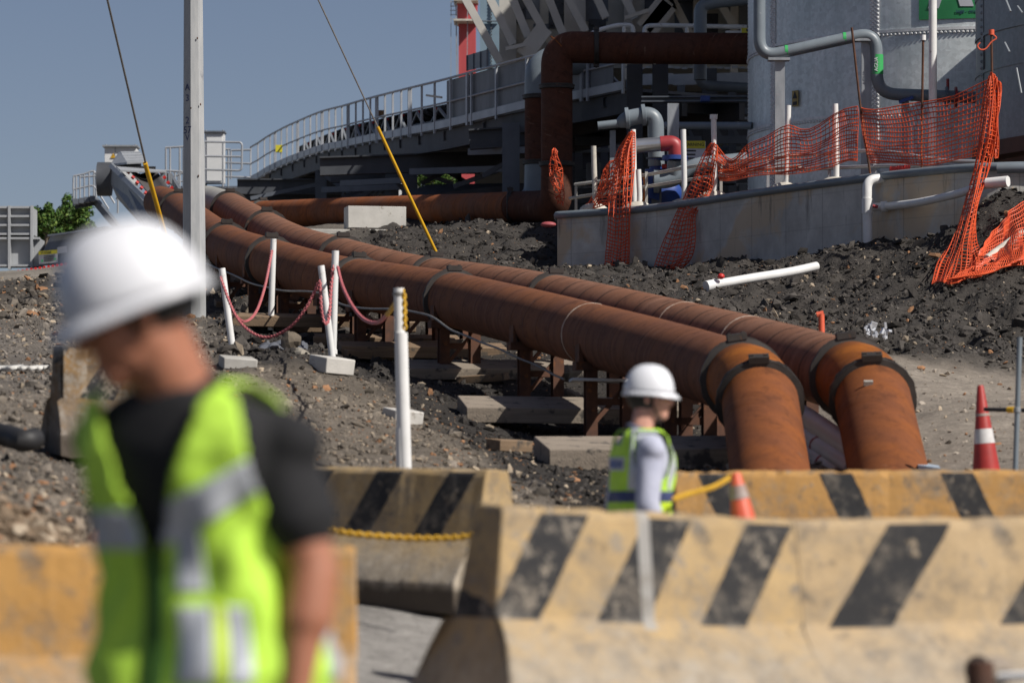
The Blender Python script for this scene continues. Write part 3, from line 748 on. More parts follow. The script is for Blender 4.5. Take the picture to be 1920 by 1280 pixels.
# loose grey plate laid on the support by the worker, black hose and wire along the pipe
c = P(1072, 712, 45.4)
tag(MB().box(c+Vector((.42,.3,0)), (.86,.6,.035), Euler((0,.02,.05)).to_matrix()).build('steel_plate', M['pvc_grey'], None, False, bevel=.006), 'flat grey plate lying on the support behind the worker with the pale shirt', 'plate')
pts = [P(385,494,66), P(420,508,63.5), P(470,530,61), P(520,543,59), P(600,550,56.5), P(650,574,55), P(740,580,53), P(800,590,51.6), P(850,620,50.5), P(900,640,49.6), P(960,665,48.6), P(1020,692,47.8), P(1058,712,46.8)]
cv = crom(pts, 6)
cv = [p+Vector((0,0,.006*math.sin(i*.9))) for i, p in enumerate(cv)]
tag(MB().tube(cv, .015, 8).build('wire_cable', M['cable'], None), 'twisted grey cable slung along the supports under the nearer pipeline', 'cable')
# three grey pvc pipes with red rings between the two descending pipes
for k, (a, b, r, lb) in enumerate(((P(1452,752,41.5), P(1610,850,37.6), .115, 'topmost and thickest grey plastic pipe between the two descending rusted pipes'), (P(1452,790,41.0), P(1600,878,37.4), .088, 'middle grey plastic pipe with a red ring between the rusted pipes'), (P(1460,828,40.2), P(1610,908,37.2), .085, 'lowest grey plastic pipe nearest the striped barrier'))):
    t = thing('plastic_pipe', lb, 'pipe', tuple((a+b)/2), 'grey plastic pipes between the rusted pipes')
    MB().tube([a, a*.6+b*.4+Vector((0,0,.03)), b], r, 20).build('pipe_body', M['pvc_grey'], t)
    if k: MB().ring(a*.42+b*.58+Vector((0,0,.02)), b-a, r*.98, r*1.08, .05).build('red_ring', M['valve_red'], t)
# white block on the old wall below the level pipe
c = P(703, 409, 93.0)
t = MB().box((0,0,0), (1.42,.62,.53)).build('concrete_block', M['conc_block'], None, True, True, .012)
t.location = c; t.rotation_euler = (0,0,R(12)); tag(t, 'clean pale concrete block standing in front of the level orange pipe', 'concrete block')
t = MB().box((0,0,0), (4.6,.9,1.4)).build('footing_wall', M['conc'], None, True, True, .02)
t.location = P(660,431,92.6)+Vector((-.25,.2,-.7)); t.rotation_euler = (0,0,R(6)); tag(t, 'stained concrete footing wall under the clean pale block', 'footing wall')

# ------------------------------------------------------------------ bund wall
ZW = 6.95
wall_px = [(1045,405),(1120,400),(1200,394),(1300,381),(1400,366),(1500,352),(1600,339),(1700,327),(1830,316),(1960,312),(2120,308)]
wp = [P(x, y, F*(ZW-HC)/(YH-y)) for x, y in wall_px]; wc = crom(wp, 6)
wc = [wp[0]+Vector((.25,9,0)), wp[0]+Vector((.1,4,0)), wp[0]+Vector((.02,.8,0))]+wc
bt = thing('bund_wall', 'long stained grey concrete wall round the tank yard with a dark pipe along its top edge', 'wall', tuple(wp[4]))
bm = MB(); ul = 0; th = .28
for i in range(len(wc)-1):
    a, b = wc[i], wc[i+1]; L = (b-a).length
    def nrm(k):
        p = wc[max(k-1,0)]; q = wc[min(k+1,len(wc)-1)]; d = (q-p); n = Vector((-d.y, d.x, 0)).normalized(); return n
    na, nb = nrm(i), nrm(i+1); dz = Vector((0,0,2.6))
    vs = [a-dz, b-dz, b, a, a+na*th-dz, b+nb*th-dz, b+nb*th, a+na*th]
    bm.add(vs, [(0,1,2,3),(5,4,7,6),(3,2,6,7)], 0, [((ul,-1.5),(ul+L,-1.5),(ul+L,1.1),(ul,1.1)),((ul,0),(ul+L,0),(ul+L,1),(ul,1)),((ul,1),(ul+L,1),(ul+L,1),(ul,1))]); ul += L
bm.build('wall_panel', M['wallconc'], bt, True)
cop = [p+Vector((0,-.04,.015)) for p in wc[2:]]
MB().tube(cop, .075, 14).build('coping_pipe', M['grey_pipe'], bt)
def wall_at(px, back=.5):
    i = min(range(3, len(wc)), key=lambda k: abs(wc[k].x/wc[k].y*F+960-px)); D = wc[i].y+back
    return D
# low tube rail behind the wall
rt = thing('tube_railing', 'low grey two-bar tube railing behind the top of the bund wall', 'railing', tuple(P(1300,360,78)))
def rl(pts): return [P(x, y, wall_at(x, 1.3)) for x, y in pts]
for q in ([(1078,346),(1200,330),(1300,312),(1400,300),(1500,292)], [(1068,372),(1200,352),(1300,336),(1400,322),(1500,312)], [(1500,292),(1640,283),(1760,300),(1835,303)], [(1500,318),(1640,312),(1760,312),(1835,318)]):
    MB().tube(crom(rl(q), 5), .035, 8).build('rail_bar', M['conc'] if q[0][0] < 1400 else M['rail'], rt)
for x, y0, y1 in ((1080,345,405),(1212,322,392),(1352,304,372),(1440,296,362),(1555,290,345),(1640,283,338)):
    D = wall_at(x, 1.3); MB().beam(P(x,y0,D), P(x,y1+8,D), .055, .055).build('rail_post', M['conc'] if x < 1400 else M['rail'], rt)
# white marker posts on the wall
posts = [(1113,274,388,M['offwhite'],'short dull cream post at the left end of the bund wall','b'), (1187,243,384,M['white'],'white post wrapped in orange mesh beside the silver tube','n'), (1197,318,385,M['white'],'lower white post just right of the orange mesh drape','b'),
         (1281,243,380,M['white'],'bare white post left of the mesh crowned post','b'), (1338,218,365,M['white'],'white post with a capped top crowned by orange mesh','b'), (1478,198,350,M['white'],'white post in front of the yellow tank hazard label','b'), (1566,195,340,M['white'],'white post at the frayed end of the left orange mesh panel','b')]
for x, y0, y1, m, lb, k in posts:
    D = wall_at(x, .75); a = P(x, y0, D); b = P(x+(2 if x != 1478 else -4), y1+6, D)
    t = thing('marker_post', lb, 'post', tuple(b), 'marker posts along the bund wall')
    MB().tube([b, b*.65+a*.35+Vector((.01,0,0)), a], .055, 14).build('post_tube', m, t)
    if x == 1338: MB().tube([a-Vector((0,0,.06)), a+Vector((0,0,.03))], .075, 14).build('post_cap', M['white'], t)
    if k == 'b':
        bm = MB(); bm.ell(b+Vector((-.02,0,-.02)), (.30,.22,.17), None, 14, 8); bm.build('mortar_foot', M['offwhite'], t)
# ------------------------------------------------------------------ tanks
def tank(c, rad, z0, z1, seams, hseams, label, m, name, dark=False, ribs=()):
    t = thing(name, label, 'tank', (c[0], c[1], z0), 'bolted steel tanks')
    def q(phi, z, r=rad): return Vector((c[0]-r*math.sin(phi), c[1]-r*math.cos(phi), z))
    n = 96; zs = [z0]+sorted(hseams)+[z1]; k = 0
    for a, b in zip(zs[:-1], zs[1:]):
        bm = MB(); r = rad-(.012 if k % 2 else 0); k += 1
        vs = [q(2*PI*i/n, zz, r) for zz in (a, b) for i in range(n)]
        bm.add(vs, [((i+1) % n, i, n+i, n+(i+1) % n) for i in range(n)]); bm.build('tank_course', m, t, True)
    bm = MB(); bm.add([q(2*PI*i/n, z1, rad) for i in range(n)], [tuple(range(n-1,-1,-1))]); bm.build('tank_roof', m, t, False)
    ms = M['tank_dark'] if dark else M['tank_seam']
    for ph in seams:
        bm = MB(); w = .10; A = w/rad
        vs = [q(ph+s*A, z, rad+o) for z in (z0, z1) for s, o in ((-1,.004),(-1,.014),(1,.014),(1,.004))]
        bm.add(vs, [(0,1,5,4),(1,2,6,5),(2,3,7,6)])
        cols = (-.075,-.025,.025,.075) if not dark else (0,)
        z = z0+.04
        while z < min(z1, 13.2):
            for ci, cc in enumerate(cols):
                p = q(ph+cc/rad, z+(.04 if ci % 2 else 0), rad+.014); nn = Vector((-math.sin(ph), -math.cos(ph), 0))
                s = .031 if not dark else .035
                x = Vector((nn.y, -nn.x, 0)); u = Vector((0,0,1))
                vs = [p+x*s*a+u*s*b for a, b in ((-1,-.6),(0,-1),(1,-.6),(1,.6),(0,1),(-1,.6))]+[p+nn*.03+x*s*.4*a+u*s*.4*b for a, b in ((-1,-.6),(0,-1),(1,-.6),(1,.6),(0,1),(-1,.6))]
                bm.add(vs, [(k2, (k2+1) % 6, 6+(k2+1) % 6, 6+k2) for k2 in range(6)]+[(6,7,8,9,10,11)])
            z += .082 if not dark else .13
        bm.build('seam_strip', ms, t, False)
    for z in hseams:
        bm = MB(); na = 150
        vs = [q(-.9+2.6*i/na, zz, rad+o) for i in range(na+1) for zz, o in ((z-.03, .003), (z-.03, .016), (z+.03, .016), (z+.03, .003))]
        bm.add(vs, [(i*4+k2, (i+1)*4+k2, (i+1)*4+k2+1, i*4+k2+1) for i in range(na) for k2 in range(3)])
        if not dark:
            for i in range(na):
                ph = -.9+2.6*i/na
                p = q(ph, z-.07, rad); nn = Vector((-math.sin(ph), -math.cos(ph), 0)); x = Vector((nn.y, -nn.x, 0)); u = Vector((0,0,1)); s = .030
                vs = [p+x*s*a+u*s*b for a, b in ((-1,-.6),(0,-1),(1,-.6),(1,.6),(0,1),(-1,.6))]+[p+nn*.03+x*s*.5*a+u*s*.5*b for a, b in ((-1,-.6),(0,-1),(1,-.6),(1,.6),(0,1),(-1,.6))]
                bm.add(vs, [(k2, (k2+1) % 6, 6+(k2+1) % 6, 6+k2) for k2 in range(6)]+[(6,7,8,9,10,11)])
        bm.build('seam_ring', ms, t, False)
    return t, q
M['tank_seam'] = mk('bright_seam_zinc', (.78,.79,.80), (.55,.57,.58), 9, .4, .15)
tc = (10.1, 82.0)
t1, q1 = tank(tc, 5.05, 6.1, 12.6, [R(33), R(67), R(101), R(-1)], [HC+(YH-205)/F*77, HC+(YH-52)/F*77, 12.0], 'tall pale galvanised bolted tank with a green banner and hazard label', M['tank'], 'storage_tank')
# hazard label, banner on the tank
def on_tank(px, py, r=5.05, lift=.03):
    d = Vector(((px-960)/F, 1, 0)); a = d.x**2+1; b = -2*(d.x*tc[0]+tc[1]); cc = tc[0]**2+tc[1]**2-(r+lift)**2
    D = (-b-math.sqrt(max(b*b-4*a*cc, 0)))/(2*a); p = Vector((d.x*D, D, HC+(YH-py)/F*D)); n = Vector((p.x-tc[0], p.y-tc[1], 0)).normalized(); return p, n
p, n_ = on_tank(1491, 185)
x_ = Vector((-n_.y, n_.x, 0))
hl = MB().box(p, (.20,.012,.33), Matrix((x_, -n_, Vector((0,0,1)))).transposed()).build('hazard_label', mk('aged_label_yellow', (.36,.27,.07), (.3,.22,.06), 3, .5), None, False)
tag(hl, 'small aged yellow hazard label on the pale tank behind the white posts', 'label'); WO[hl.name] = Vector((0,0,0))
tri = MB(); pp = p+n_*.012+Vector((0,0,.06))
tri.add([pp+x_*a+Vector((0,0,b))+n_*o for o in (0,.004) for a, b in ((-.075,-.06),(.075,-.06),(0,.085))], [(0,1,2),(5,4,3),(0,3,4,1),(1,4,5,2),(2,5,3,0)]); tri.build('label_symbol', M['ink'], hl, False)
MB().box(p+n_*.012-Vector((0,0,.10)), (.13,.008,.07), Matrix((x_, -n_, Vector((0,0,1)))).transposed()).build('label_text_block', M['ink'], hl, False)
bm = MB(); NB = 12; a0, n0 = on_tank(1723, 38); a1, n1 = on_tank(1850, 33)
ph0 = math.atan2(tc[0]-a0.x, tc[1]-a0.y); ph1 = math.atan2(tc[0]-a1.x, tc[1]-a1.y); zb = a0.z
def bp(u, z, lift=.02):
    ph = ph0+(ph1-ph0)*u; r = 5.05+lift; return Vector((tc[0]-r*math.sin(ph), tc[1]-r*math.cos(ph), z))
vs = [bp(i/NB, zb+h, l) for l in (.02, .03) for h in (0, 1.7) for i in range(NB+1)]
K = NB+1
fs = []
for i in range(NB):
    fs += [(i, i+1, K+i+1, K+i), (2*K+i+1, 2*K+i, 3*K+i, 3*K+i+1), (2*K+i, i, i+1, 2*K+i+1), (K+i, 3*K+i, 3*K+i+1, K+i+1)]
bm.add(vs, fs); bn = bm.build('company_banner', M['green_sign'], None, True)
tag(bn, 'green banner with a large pale letter and blue wording on the pale tank', 'banner')
W_ = (a1-a0).length
def bl(px0, py0): 
    q_, _ = on_tank(px0, py0, lift=.045); return q_
for q4 in ([(1740,16),(1760,16),(1776,-30),(1756,-30)], [(1800,12),(1826,12),(1812,-30),(1788,-30)]):
    f_ = [on_tank(*k, lift=.036)[0] for k in q4]; b_ = [on_tank(*k, lift=.044)[0] for k in q4]
    MB().hull(f_[::1]+b_[::1]).build('banner_letter', M['letter_grey'], bn, False)
pm, nm = on_tank(1812, 21, lift=.04); xm = Vector((-nm.y, nm.x, 0))
put_text('banner_wording', 'tega - tms', .105, pm, xm, (0,0,1), M['blue_sign'] if 'blue_sign' in M else M['blue_ink'], bn, .002)
# second tank
M['glint_grey'] = mk('dull_glint_grey', (.30,.33,.36), (.24,.27,.29), 2, .5)
t2c = (14.05, 72.6)
t2, q2 = tank(t2c, 5.25, 7.75, 11.4, [R(84), R(62), R(40)], [HC+(YH-118)/F*70.5+.0, HC+(YH-47)/F*70.5, 10.6], 'dark blue grey bolted tank cut off by the right edge of the photo', M['tank_dark'], 'storage_tank', True)
bm = MB(); bm.lathe([(5.1,6.2),(5.1,7.45),(5.32,7.5),(5.32,7.78)], 64, Matrix.Translation((t2c[0],t2c[1],0))); pl = bm.build('tank_plinth', mk('red_brown_plinth', (.12,.07,.055), (.08,.05,.04), 3, .8), t2, True)
for (px, a, b) in ((1886,0,22),(1884,80,98),(1906,128,175),(1908,12,25)):
    MB().tube([P(px, a, 69.5), P(px+9, b, 69.3)], .018, 6).build('tank_glint', M['glint_grey'], t2)  # short rods stand in for diagonal reflections on the tank sheet

# ------------------------------------------------------------------ pipework in front of the tanks
t = thing('process_pipe', 'long grey process pipe stepping down across the pale tank with green bands', 'pipe', tuple(P(1440,400,75)))
D = 74.6
ln = fillet([P(1424,-60,D), P(1424,108,D), P(1643,60,D), P(1645,176,D), P(1860,184,D)], .38, 9)
MB().tube(ln, .118, 22).build('pipe_body', M['grey_pipe'], t)
gs = [P(1474,97,D-.0), P(1583,73,D)]
for g_ in gs: MB().tube([g_-Vector((.03,0,-.006)), g_+Vector((.03,0,.006))], .1205, 18).build('green_band', M['green_tape'], t)
gb = MB().tube([P(1644.5,103,D), P(1644.6,140,D)], .1205, 18).build('green_band', M['green_tape'], t)
put_text('band_wording', 'AGUA', .10, P(1644,122,D)+Vector((-.02,-.123,0)), (0,0,1), (-1,0,0), M['sign_white'], t)
for px, a in ((1462,112),(1624,76)):
    MB().beam(P(px,a,D+.1), P(px,420,D+.1), .19, .16).build('support_post', M['galv'], t)
    MB().box(P(px-2,a,D+.05), (.42,.3,.05)).build('support_shoe', M['galv'], t)
for px in (1775, 1792):
    MB().ring(P(px,182,D), Vector((1,0,0)), .13, .2, .05).build('pipe_flange', M['valve_red'] if px == 1792 else M['galv_dark'], t)
MB().tube([P(1777,172,D), P(1777,148,D)], .03, 8).build('valve_stem', M['valve_red'], t)
MB().beam(P(1697,190,D+.05), P(1697,320,D+.05), .14, .14).build('support_post', M['galv'], t)
bm = MB(); bm.beam(P(1686,192,D-.1), P(1712,183,D-.1), .12, .06); bm.build('pipe_clamp', M['valve_blue'], t)
t = thing('pole', 'tall slim white pole standing in front of the green banner', 'pole', tuple(P(1749,325,71.0)))
MB().tube([P(1749,332,71), P(1749,120,71), P(1749,-80,71)], .075, 18).build('pole_shaft', M['white'], t); MB().lathe([(.16,0),(.16,.03),(.09,.05)], 16, Matrix.Translation(P(1749,330,71))).build('pole_base', M['white'], t)
for q, cap_, lb in (([(1597,52),(1612,190),(1633,335)], None, 'leaning bare rusty rod in front of the grey stepped pipe'), ([(1731,70),(1729,200),(1728,330)], M['white'], 'upright rusty rod with a pale cap left of the white pole'), ([(1859,60),(1860,150),(1861,330)], M['orange_fade'], 'rusty rod with orange cap at the peak of the hanging net')):
    t = thing('rebar_rod', lb, 'rod', tuple(P(*q[2], wall_at(q[2][0], .6))), 'rusty rods along the bund wall'); D = wall_at(q[1][0], .6)
    MB().tube([P(x, y, D) for x, y in q], .022, 8).build('rod', M['rust_dark'], t)
    if cap_: MB().tube([P(q[0][0],q[0][1]+6,D), P(q[0][0],q[0][1]-4,D)], .05, 12).build('rod_cap', cap_, t)
tag(MB().tube(crom([P(1863,66,67.4),P(1868,72,67.4),P(1858,80,67.4),P(1848,92,67.4),P(1838,93,67.4),P(1833,86,67.4),P(1838,80,67.4)], 5), .014, 6).build('orange_ribbon', M['orange_fade'], None), 'curl of orange ribbon tied near the top of the capped rod', 'ribbon')
# white pvc run on the wall
t = thing('white_drain_pipe', 'white plastic drain pipe bending over the bund wall with a curved side branch', 'pipe', tuple(P(1626,470,69.6)))
Dp = wall_at(1650, -.18)
MB().tube(fillet([P(1760,326,Dp+.5), P(1690,331,Dp+.2), P(1626,337,Dp-.02), P(1626,395,Dp-.05), P(1628,476,Dp-.1)], .16, 8), .085, 18).build('pipe_body', M['white'], t)
MB().tube([P(1626,372,Dp-.05), P(1626,400,Dp-.05)], .10, 18).build('pipe_tee', M['white'], t)
br = crom([P(1628,388,Dp-.05), P(1660,387,Dp-.15), P(1720,380,67.9), P(1790,365,66.9), P(1830,352,66.5), P(1860,343,66.3), P(1893,340,66.2)], 8)
MB().tube(br, .072, 18).build('pipe_branch', M['white'], t)
MB().tube([P(1652,388,Dp-.14), P(1664,387,Dp-.16)], .10, 18).build('pipe_socket', M['white'], t)
MB().tube([P(1636,386,Dp-.22), P(1646,388,Dp-.22)], .03, 10).build('valve_handle', M['valve_red'], t)
MB().tube([P(1850,344,66.3), P(1890,340,66.1)], .095, 18).build('pipe_socket', M['white'], t)
for px, py, lb in ((1521,351,'red plastic blocks lying on the wall between two white posts'), (1687,316,'red plastic clamp on top of the white drain pipe')):
    D = wall_at(px, .25); bm = MB()
    for k in range(3): bm.box(P(px-13+13*k, py-k*1.2+1, D), (.125,.16,.085))
    tag(bm.build('red_clamp', M['red_plastic'], None, False, bevel=.015), lb, 'clamp')
tag(MB().tube([P(1870,316,66.9), P(1990,314,66.6)], .09, 14).build('grey_conduit', M['grey_pipe'], None), 'short grey conduit pointing right beside the foot of the hanging net', 'conduit')
t = thing('loose_pipe', 'loose white plastic pipe with a red cap lying on the dark rocks', 'pipe', tuple(P(1425,520,66)))
MB().tube(crom([P(1326,536,64.5), P(1400,523,65), P(1480,510,65.6), P(1531,499,66)], 4), .078, 16).build('pipe_body', M['white'], t); MB().tube([P(1324,537,64.5), P(1342,533,64.6)], .095, 16).build('pipe_socket', M['white'], t)
MB().ell(P(1352,518,64.5), (.06,.06,.05)).build('red_cap', M['red_plastic'], t)
tag(MB().beam(P(1105,529,68), P(1150,526,68), .3, .05).build('metal_sheet', M['pale_blue'], None, False), 'bent pale blue metal sheet lying behind the paler pipeline', 'sheet')
t = thing('stake', 'short orange stake in the rocks just left of the right pipe bend', 'stake', tuple(P(1540,622,51)))
MB().tube([P(1541,630,50), P(1540,588,50)], .04, 10).build('stake_shaft', M['orange_fade'], t); MB().tube([P(1531,590,50), P(1544,587,50)], .035, 8).build('stake_head', M['orange_fade'], t)
bm = MB()
for k in range(14):
    p = P(1630+random.uniform(-10,38), 622+random.uniform(-14,10), 52.5); bm.box(p, (.09,.07,.03), Euler((random.uniform(-2,2),random.uniform(-2,2),random.uniform(0,3))).to_matrix())
tag(bm.build('plastic_scrap', M['debris'], None, False), 'crumpled shiny plastic scrap on the dark rocks right of the bends', 'scrap')

# ------------------------------------------------------------------ valve group in the yard
t = thing('pump_pipework', 'cluster of grey pipes, silver tube, red bend and blue valve behind the left mesh', 'pipework', tuple(P(1245,380,80)))
D = 79.5
MB().tube([P(1121,236,D), P(1165,231,D)], .085, 16).build('grey_pipe', M['grey_pipe'], t)
MB().tube([P(1160,232,D), P(1168,228,D), P(1180,222,D)], [.10,.15,.17], 18).build('reducer', M['grey_pipe'], t)
MB().tube(fillet([P(1178,222,D), P(1229,212,D), P(1231,312,D)], .42, 10), .17, 22).build('pipe_bend', M['grey_pipe'], t)
for px in (1176, 1207): MB().ring(P(px,222-(px-1176)*.2,D), Vector((1,0,.1)), .16, .225, .09).build('pipe_flange', M['grey_pipe'], t)
MB().tube([P(1192,274,D-.5), P(1240,270,D-.5)], .15, 22).build('silver_tube', M['silver'], t)
MB().tube(fillet([P(1238,270,D-.5), P(1266,268,D-.5), P(1268,292,D-.5)], .22, 9), .16, 20).build('red_bend', M['valve_red'], t)
MB().tube([P(1231,318,D), P(1231,326,D)], .24, 20).build('valve_flange', M['valve_blue'], t); MB().tube([P(1231,296,D), P(1231,298,D)], .22, 20).build('valve_flange', M['galv_dark'], t)
MB().tube([P(1265,292,D-.5), P(1265,300,D-.5)], .26, 22).build('valve_flange', M['valve_blue_bright'] if 'valve_blue_bright' in M else M['valve_blue'], t)
MB().tube([P(1231,296,D), P(1231,316,D), P(1222,345,D), P(1215,372,D)], [.18,.14,.2,.26], 20).build('valve_body', M['valve_blue'], t)
MB().ell(P(1230,362,D+.3), (.55,.3,.38)).build('pump_casing', M['valve_blue'], t)
MB().tube(fillet([P(1225,340,D-.4), P(1262,338,D-.4), P(1300,310,D-.4), P(1400,300,D-.3)], .4, 9), .16, 20).build('grey_pipe', M['grey_pipe'], t)
MB().tube([P(1266,300,D-.5), P(1266,336,D-.4)], .14, 18).build('grey_pipe', M['grey_pipe'], t)
MB().tube([P(1226,340,D-.45), P(1236,340,D-.45)], .24, 20).build('pipe_flange', M['grey_pipe'], t)
rw = MB(); cw = P(1204,352,D-.2); rw.tube([cw+Vector((.06*math.sin(a), -.02, .28*math.cos(a))) for a in np.linspace(0, 2*PI, 20)[:-1]], .035, 8, closed=True); rw.build('hand_wheel', M['orange_wheel'], t)
MB().tube([P(1241,312,D-.3), P(1250,312,D-.3)], .05, 10).build('valve_knob', M['red_plastic'], t)
MB().beam(P(1149,245,D+.3), P(1149,390,D+.3), .12,.12).build('support_post', M['grey_pipe'], t)
MB().beam(P(1262,195,D+1.2), P(1262,400,D+1.2), .24,.24).build('support_post', M['galv'], t); MB().beam(P(1231,330,D), P(1231,400,D), .2,.2).build('support_post', M['galv_dark'], t)
tag(MB().tube([P(1236,236,82), P(1410,236,81.4)], .082, 16).build('header_pipe', M['grey_pipe'], None), 'straight grey header pipe running level into the pale tank', 'pipe')
sg = thing('warning_sign', 'dark yellow and white warning sign behind the bare white post', 'sign', tuple(P(1298,290,81)))
MB().box(P(1300,295,81), (.52,.02,.66)).build('sign_plate', M['sign_white'], sg, False); MB().box(P(1300,271.5,81)-Vector((0,.013,0)), (.50,.012,.16)).build('sign_header', M['yellow_sign'], sg, False)
put_text('sign_wording', 'WARNING', .095, P(1300,271.5,81)-Vector((0,.022,0)), (1,0,0), (0,0,1), M['ink'], sg)
for k in range(4): MB().box(P(1297,283+k*7,81)-Vector((.04,.014,0)), (.26-.03*k,.01,.03)).build('text_line', M['ink'], sg, False)
# ------------------------------------------------------------------ plant building behind
bt = thing('processing_plant', 'pale beige process building on dark steel legs behind the rusted pipe loop', 'plant building', tuple(P(1180,400,100)))
Db = 106
def wallbox(x0, y0, x1, y1, D, th, m, nm, lab=None):
    a = P(x0, y1, D); b = P(x1, y0, D); o = MB().box(((a.x+b.x)/2, D+th/2, (a.z+b.z)/2), (b.x-a.x, th, b.z-a.z)).build(nm, m, bt, False)
    if lab: o['label'] = lab
    return o
BE, BR, DK = M['beige'], M['beige_brace'], M['steel_dark']
wallbox(938, -260, 1440, 128, Db, 6, BE, 'cladding_wall')
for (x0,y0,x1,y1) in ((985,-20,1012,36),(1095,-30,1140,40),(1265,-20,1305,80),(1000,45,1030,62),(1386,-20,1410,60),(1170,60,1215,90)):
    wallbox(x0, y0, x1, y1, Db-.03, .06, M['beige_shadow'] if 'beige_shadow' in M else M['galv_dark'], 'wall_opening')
for (x0,x1) in ((936,968),(1058,1098),(1170,1186),(1300,1316),(1370,1384)):
    wallbox(x0, -260, x1, 150, Db-.55, .5, BR, 'wall_column')
def brace(x0,y0,x1,y1,w,D=Db-1.2,m=None): return MB().ibeam(P(x0,y0,D), P(x1,y1,D), .21*w, .22, .03, up=(0,-1,0)).build('diagonal_brace', m or BR, bt, False)
for q in ((868,-10,938,118),(905,-30,962,84),(950,-30,990,70),(982,-10,1040,96),(1018,-30,1062,82),(1055,-20,1098,60),(1102,-40,1136,34),(1158,-30,1190,36),(1238,-40,1262,20),(1256,-10,1300,78),(1340,-10,1376,50)): brace(*q, 1)
for q in ((982,106,1022,52),(1250,0,1206,54),(1255,10,1215,60)): brace(*q, 2.2, Db-1.5)
for q in ((948,92,984,84),(1172,34,1215,20)): MB().beam(P(q[0],q[1],Db-1.8), P(q[2],q[3],Db-1.8), .1, .1).build('strut', BR, bt, False)
for x, y in ((970,20),(1045,30),(1120,70),(1225,20),(1330,60)):
    bm = MB(); bm.box(P(x, y-5, Db-.02), (.48,.05,.85))
    for k in range(6): bm.box(P(x-10+20*(k%2), y-26+20*(k//2), Db-.05), (.1,.12,.1))
    bm.build('bolt_plate', DK, bt, False)
# dark undercroft: rear wall, legs, decks, ducts
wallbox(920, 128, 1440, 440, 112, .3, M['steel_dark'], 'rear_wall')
wallbox(890, 250, 1000, 345, 108, 2, M['beige_under'] if 'beige_under' in M else BE, 'hopper_box', 'beige hopper box in the undercroft')
wallbox(1105, 250, 1190, 330, 107, 2, BE, 'hopper_box'); wallbox(1265, 240, 1345, 330, 106, 2, BE, 'hopper_box')
wallbox(1350, 195, 1385, 260, 104, 2, BE, 'hopper_box')
for x in (958, 1190, 1238, 1330): 
    D = 96 if x not in (1190,1238) else 89.5
    y0 = 130 if x not in (1190,1238) else (122 if x == 1190 else 78)
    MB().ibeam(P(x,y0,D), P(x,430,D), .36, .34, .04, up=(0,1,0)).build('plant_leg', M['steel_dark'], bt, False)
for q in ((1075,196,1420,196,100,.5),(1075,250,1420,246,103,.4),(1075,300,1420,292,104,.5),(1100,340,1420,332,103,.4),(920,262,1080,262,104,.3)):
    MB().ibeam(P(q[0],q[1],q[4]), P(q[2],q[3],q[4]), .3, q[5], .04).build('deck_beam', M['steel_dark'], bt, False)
MB().ibeam(P(1204,187,86), P(1412,186,85.6), .3, .13, .03).build('deck_beam', M['galv_dark'], bt, False)
MB().box(P(1322,186,85.4), (.2,.34,.12)).build('blue_patch', M['valve_blue'], bt, False)
for q in ((1080,350,1180,300),(1190,345,1262,300),(1275,300,1340,350),(1340,300,1400,350),(1110,240,1190,205)): MB().beam(P(q[0],q[1],101), P(q[2],q[3],101), .14,.14).build('tie_rod', M['steel_dark'], bt, False)
MB().tube(fillet([P(1312,120,90), P(1312,160,90), P(1420,166,90)], .4, 8), .12, 16).build('duct_pipe', M['grey_pipe'], bt)
MB().tube(fillet([P(1313,150,89), P(1313,12,89), P(1340,4,89), P(1420,-4,89)], .4, 8), .15, 16).build('duct_pipe', M['grey_pipe'], bt)
# more of the undercroft: braced bays, cable trays, ducts
rq = random.Random(5)
for k in range(7):
    x = 1085+k*48; D_ = 98+rq.uniform(0,5)
    MB().ibeam(P(x,150,D_), P(x,420,D_), .2, .2, .03, up=(0,1,0)).build('bay_post', M['galv_dark'], bt, False)
    MB().beam(P(x,rq.uniform(205,240),D_-.3), P(x+48,rq.uniform(290,330),D_-.3), .09, .09).build('bay_brace', M['galv_dark'], bt, False)
for y, m_, h_ in ((214,'galv_dark',.16),(228,'galv',.06),(268,'galv_dark',.2),(284,'grey_pipe',.1),(322,'galv_dark',.22),(352,'galv',.07),(372,'galv_dark',.2)):
    D_ = 97+rq.uniform(0,3); MB().beam(P(1078,y+rq.uniform(-3,5),D_), P(1412,y-6,D_), .12, h_).build('cable_tray', M[m_], bt, False)
for x, y, w_, h_ in ((1100,305,26,40),(1170,360,30,34),(1290,350,34,50),(1350,300,30,44),(1385,345,24,60),(1215,300,22,30)):
    D_ = 96; a = P(x,y+h_,D_); b = P(x+w_,y,D_); MB().box(((a.x+b.x)/2,D_+.3,(a.z+b.z)/2), (b.x-a.x,.6,b.z-a.z)).build('equipment_box', M[rq.choice(['galv_dark','beige','panel'])], bt, False, bevel=.02)
# slats catching the sun on the far deck
for x0, x1, y in ((1190,1262,150),(1262,1325,150),(1340,1410,148)):
    a = P(x0,y,97); b = P(x1,y-2,97); MB().beam(a, b, .06, .28).build('kick_plate', M['rail'], bt, False)
for k in range(18):
    x = 1170+k*13.5; MB().beam(P(x,126+(k%3),98), P(x+11,126+(k%3),98), .04, .06).build('grating_bar', M['galv'], bt, False)
# unseen slab added to shade the pipe loop, with the storey above it
ro = MB().box((10.6, 99.5, 15.1), (13.0, 31, .4)).build('shade_slab', M['galv_dark'], bt, False)
MB().box((12.5, 102, 19.7), (9, 24, 8.7)).build('upper_storey', BE, bt, False)
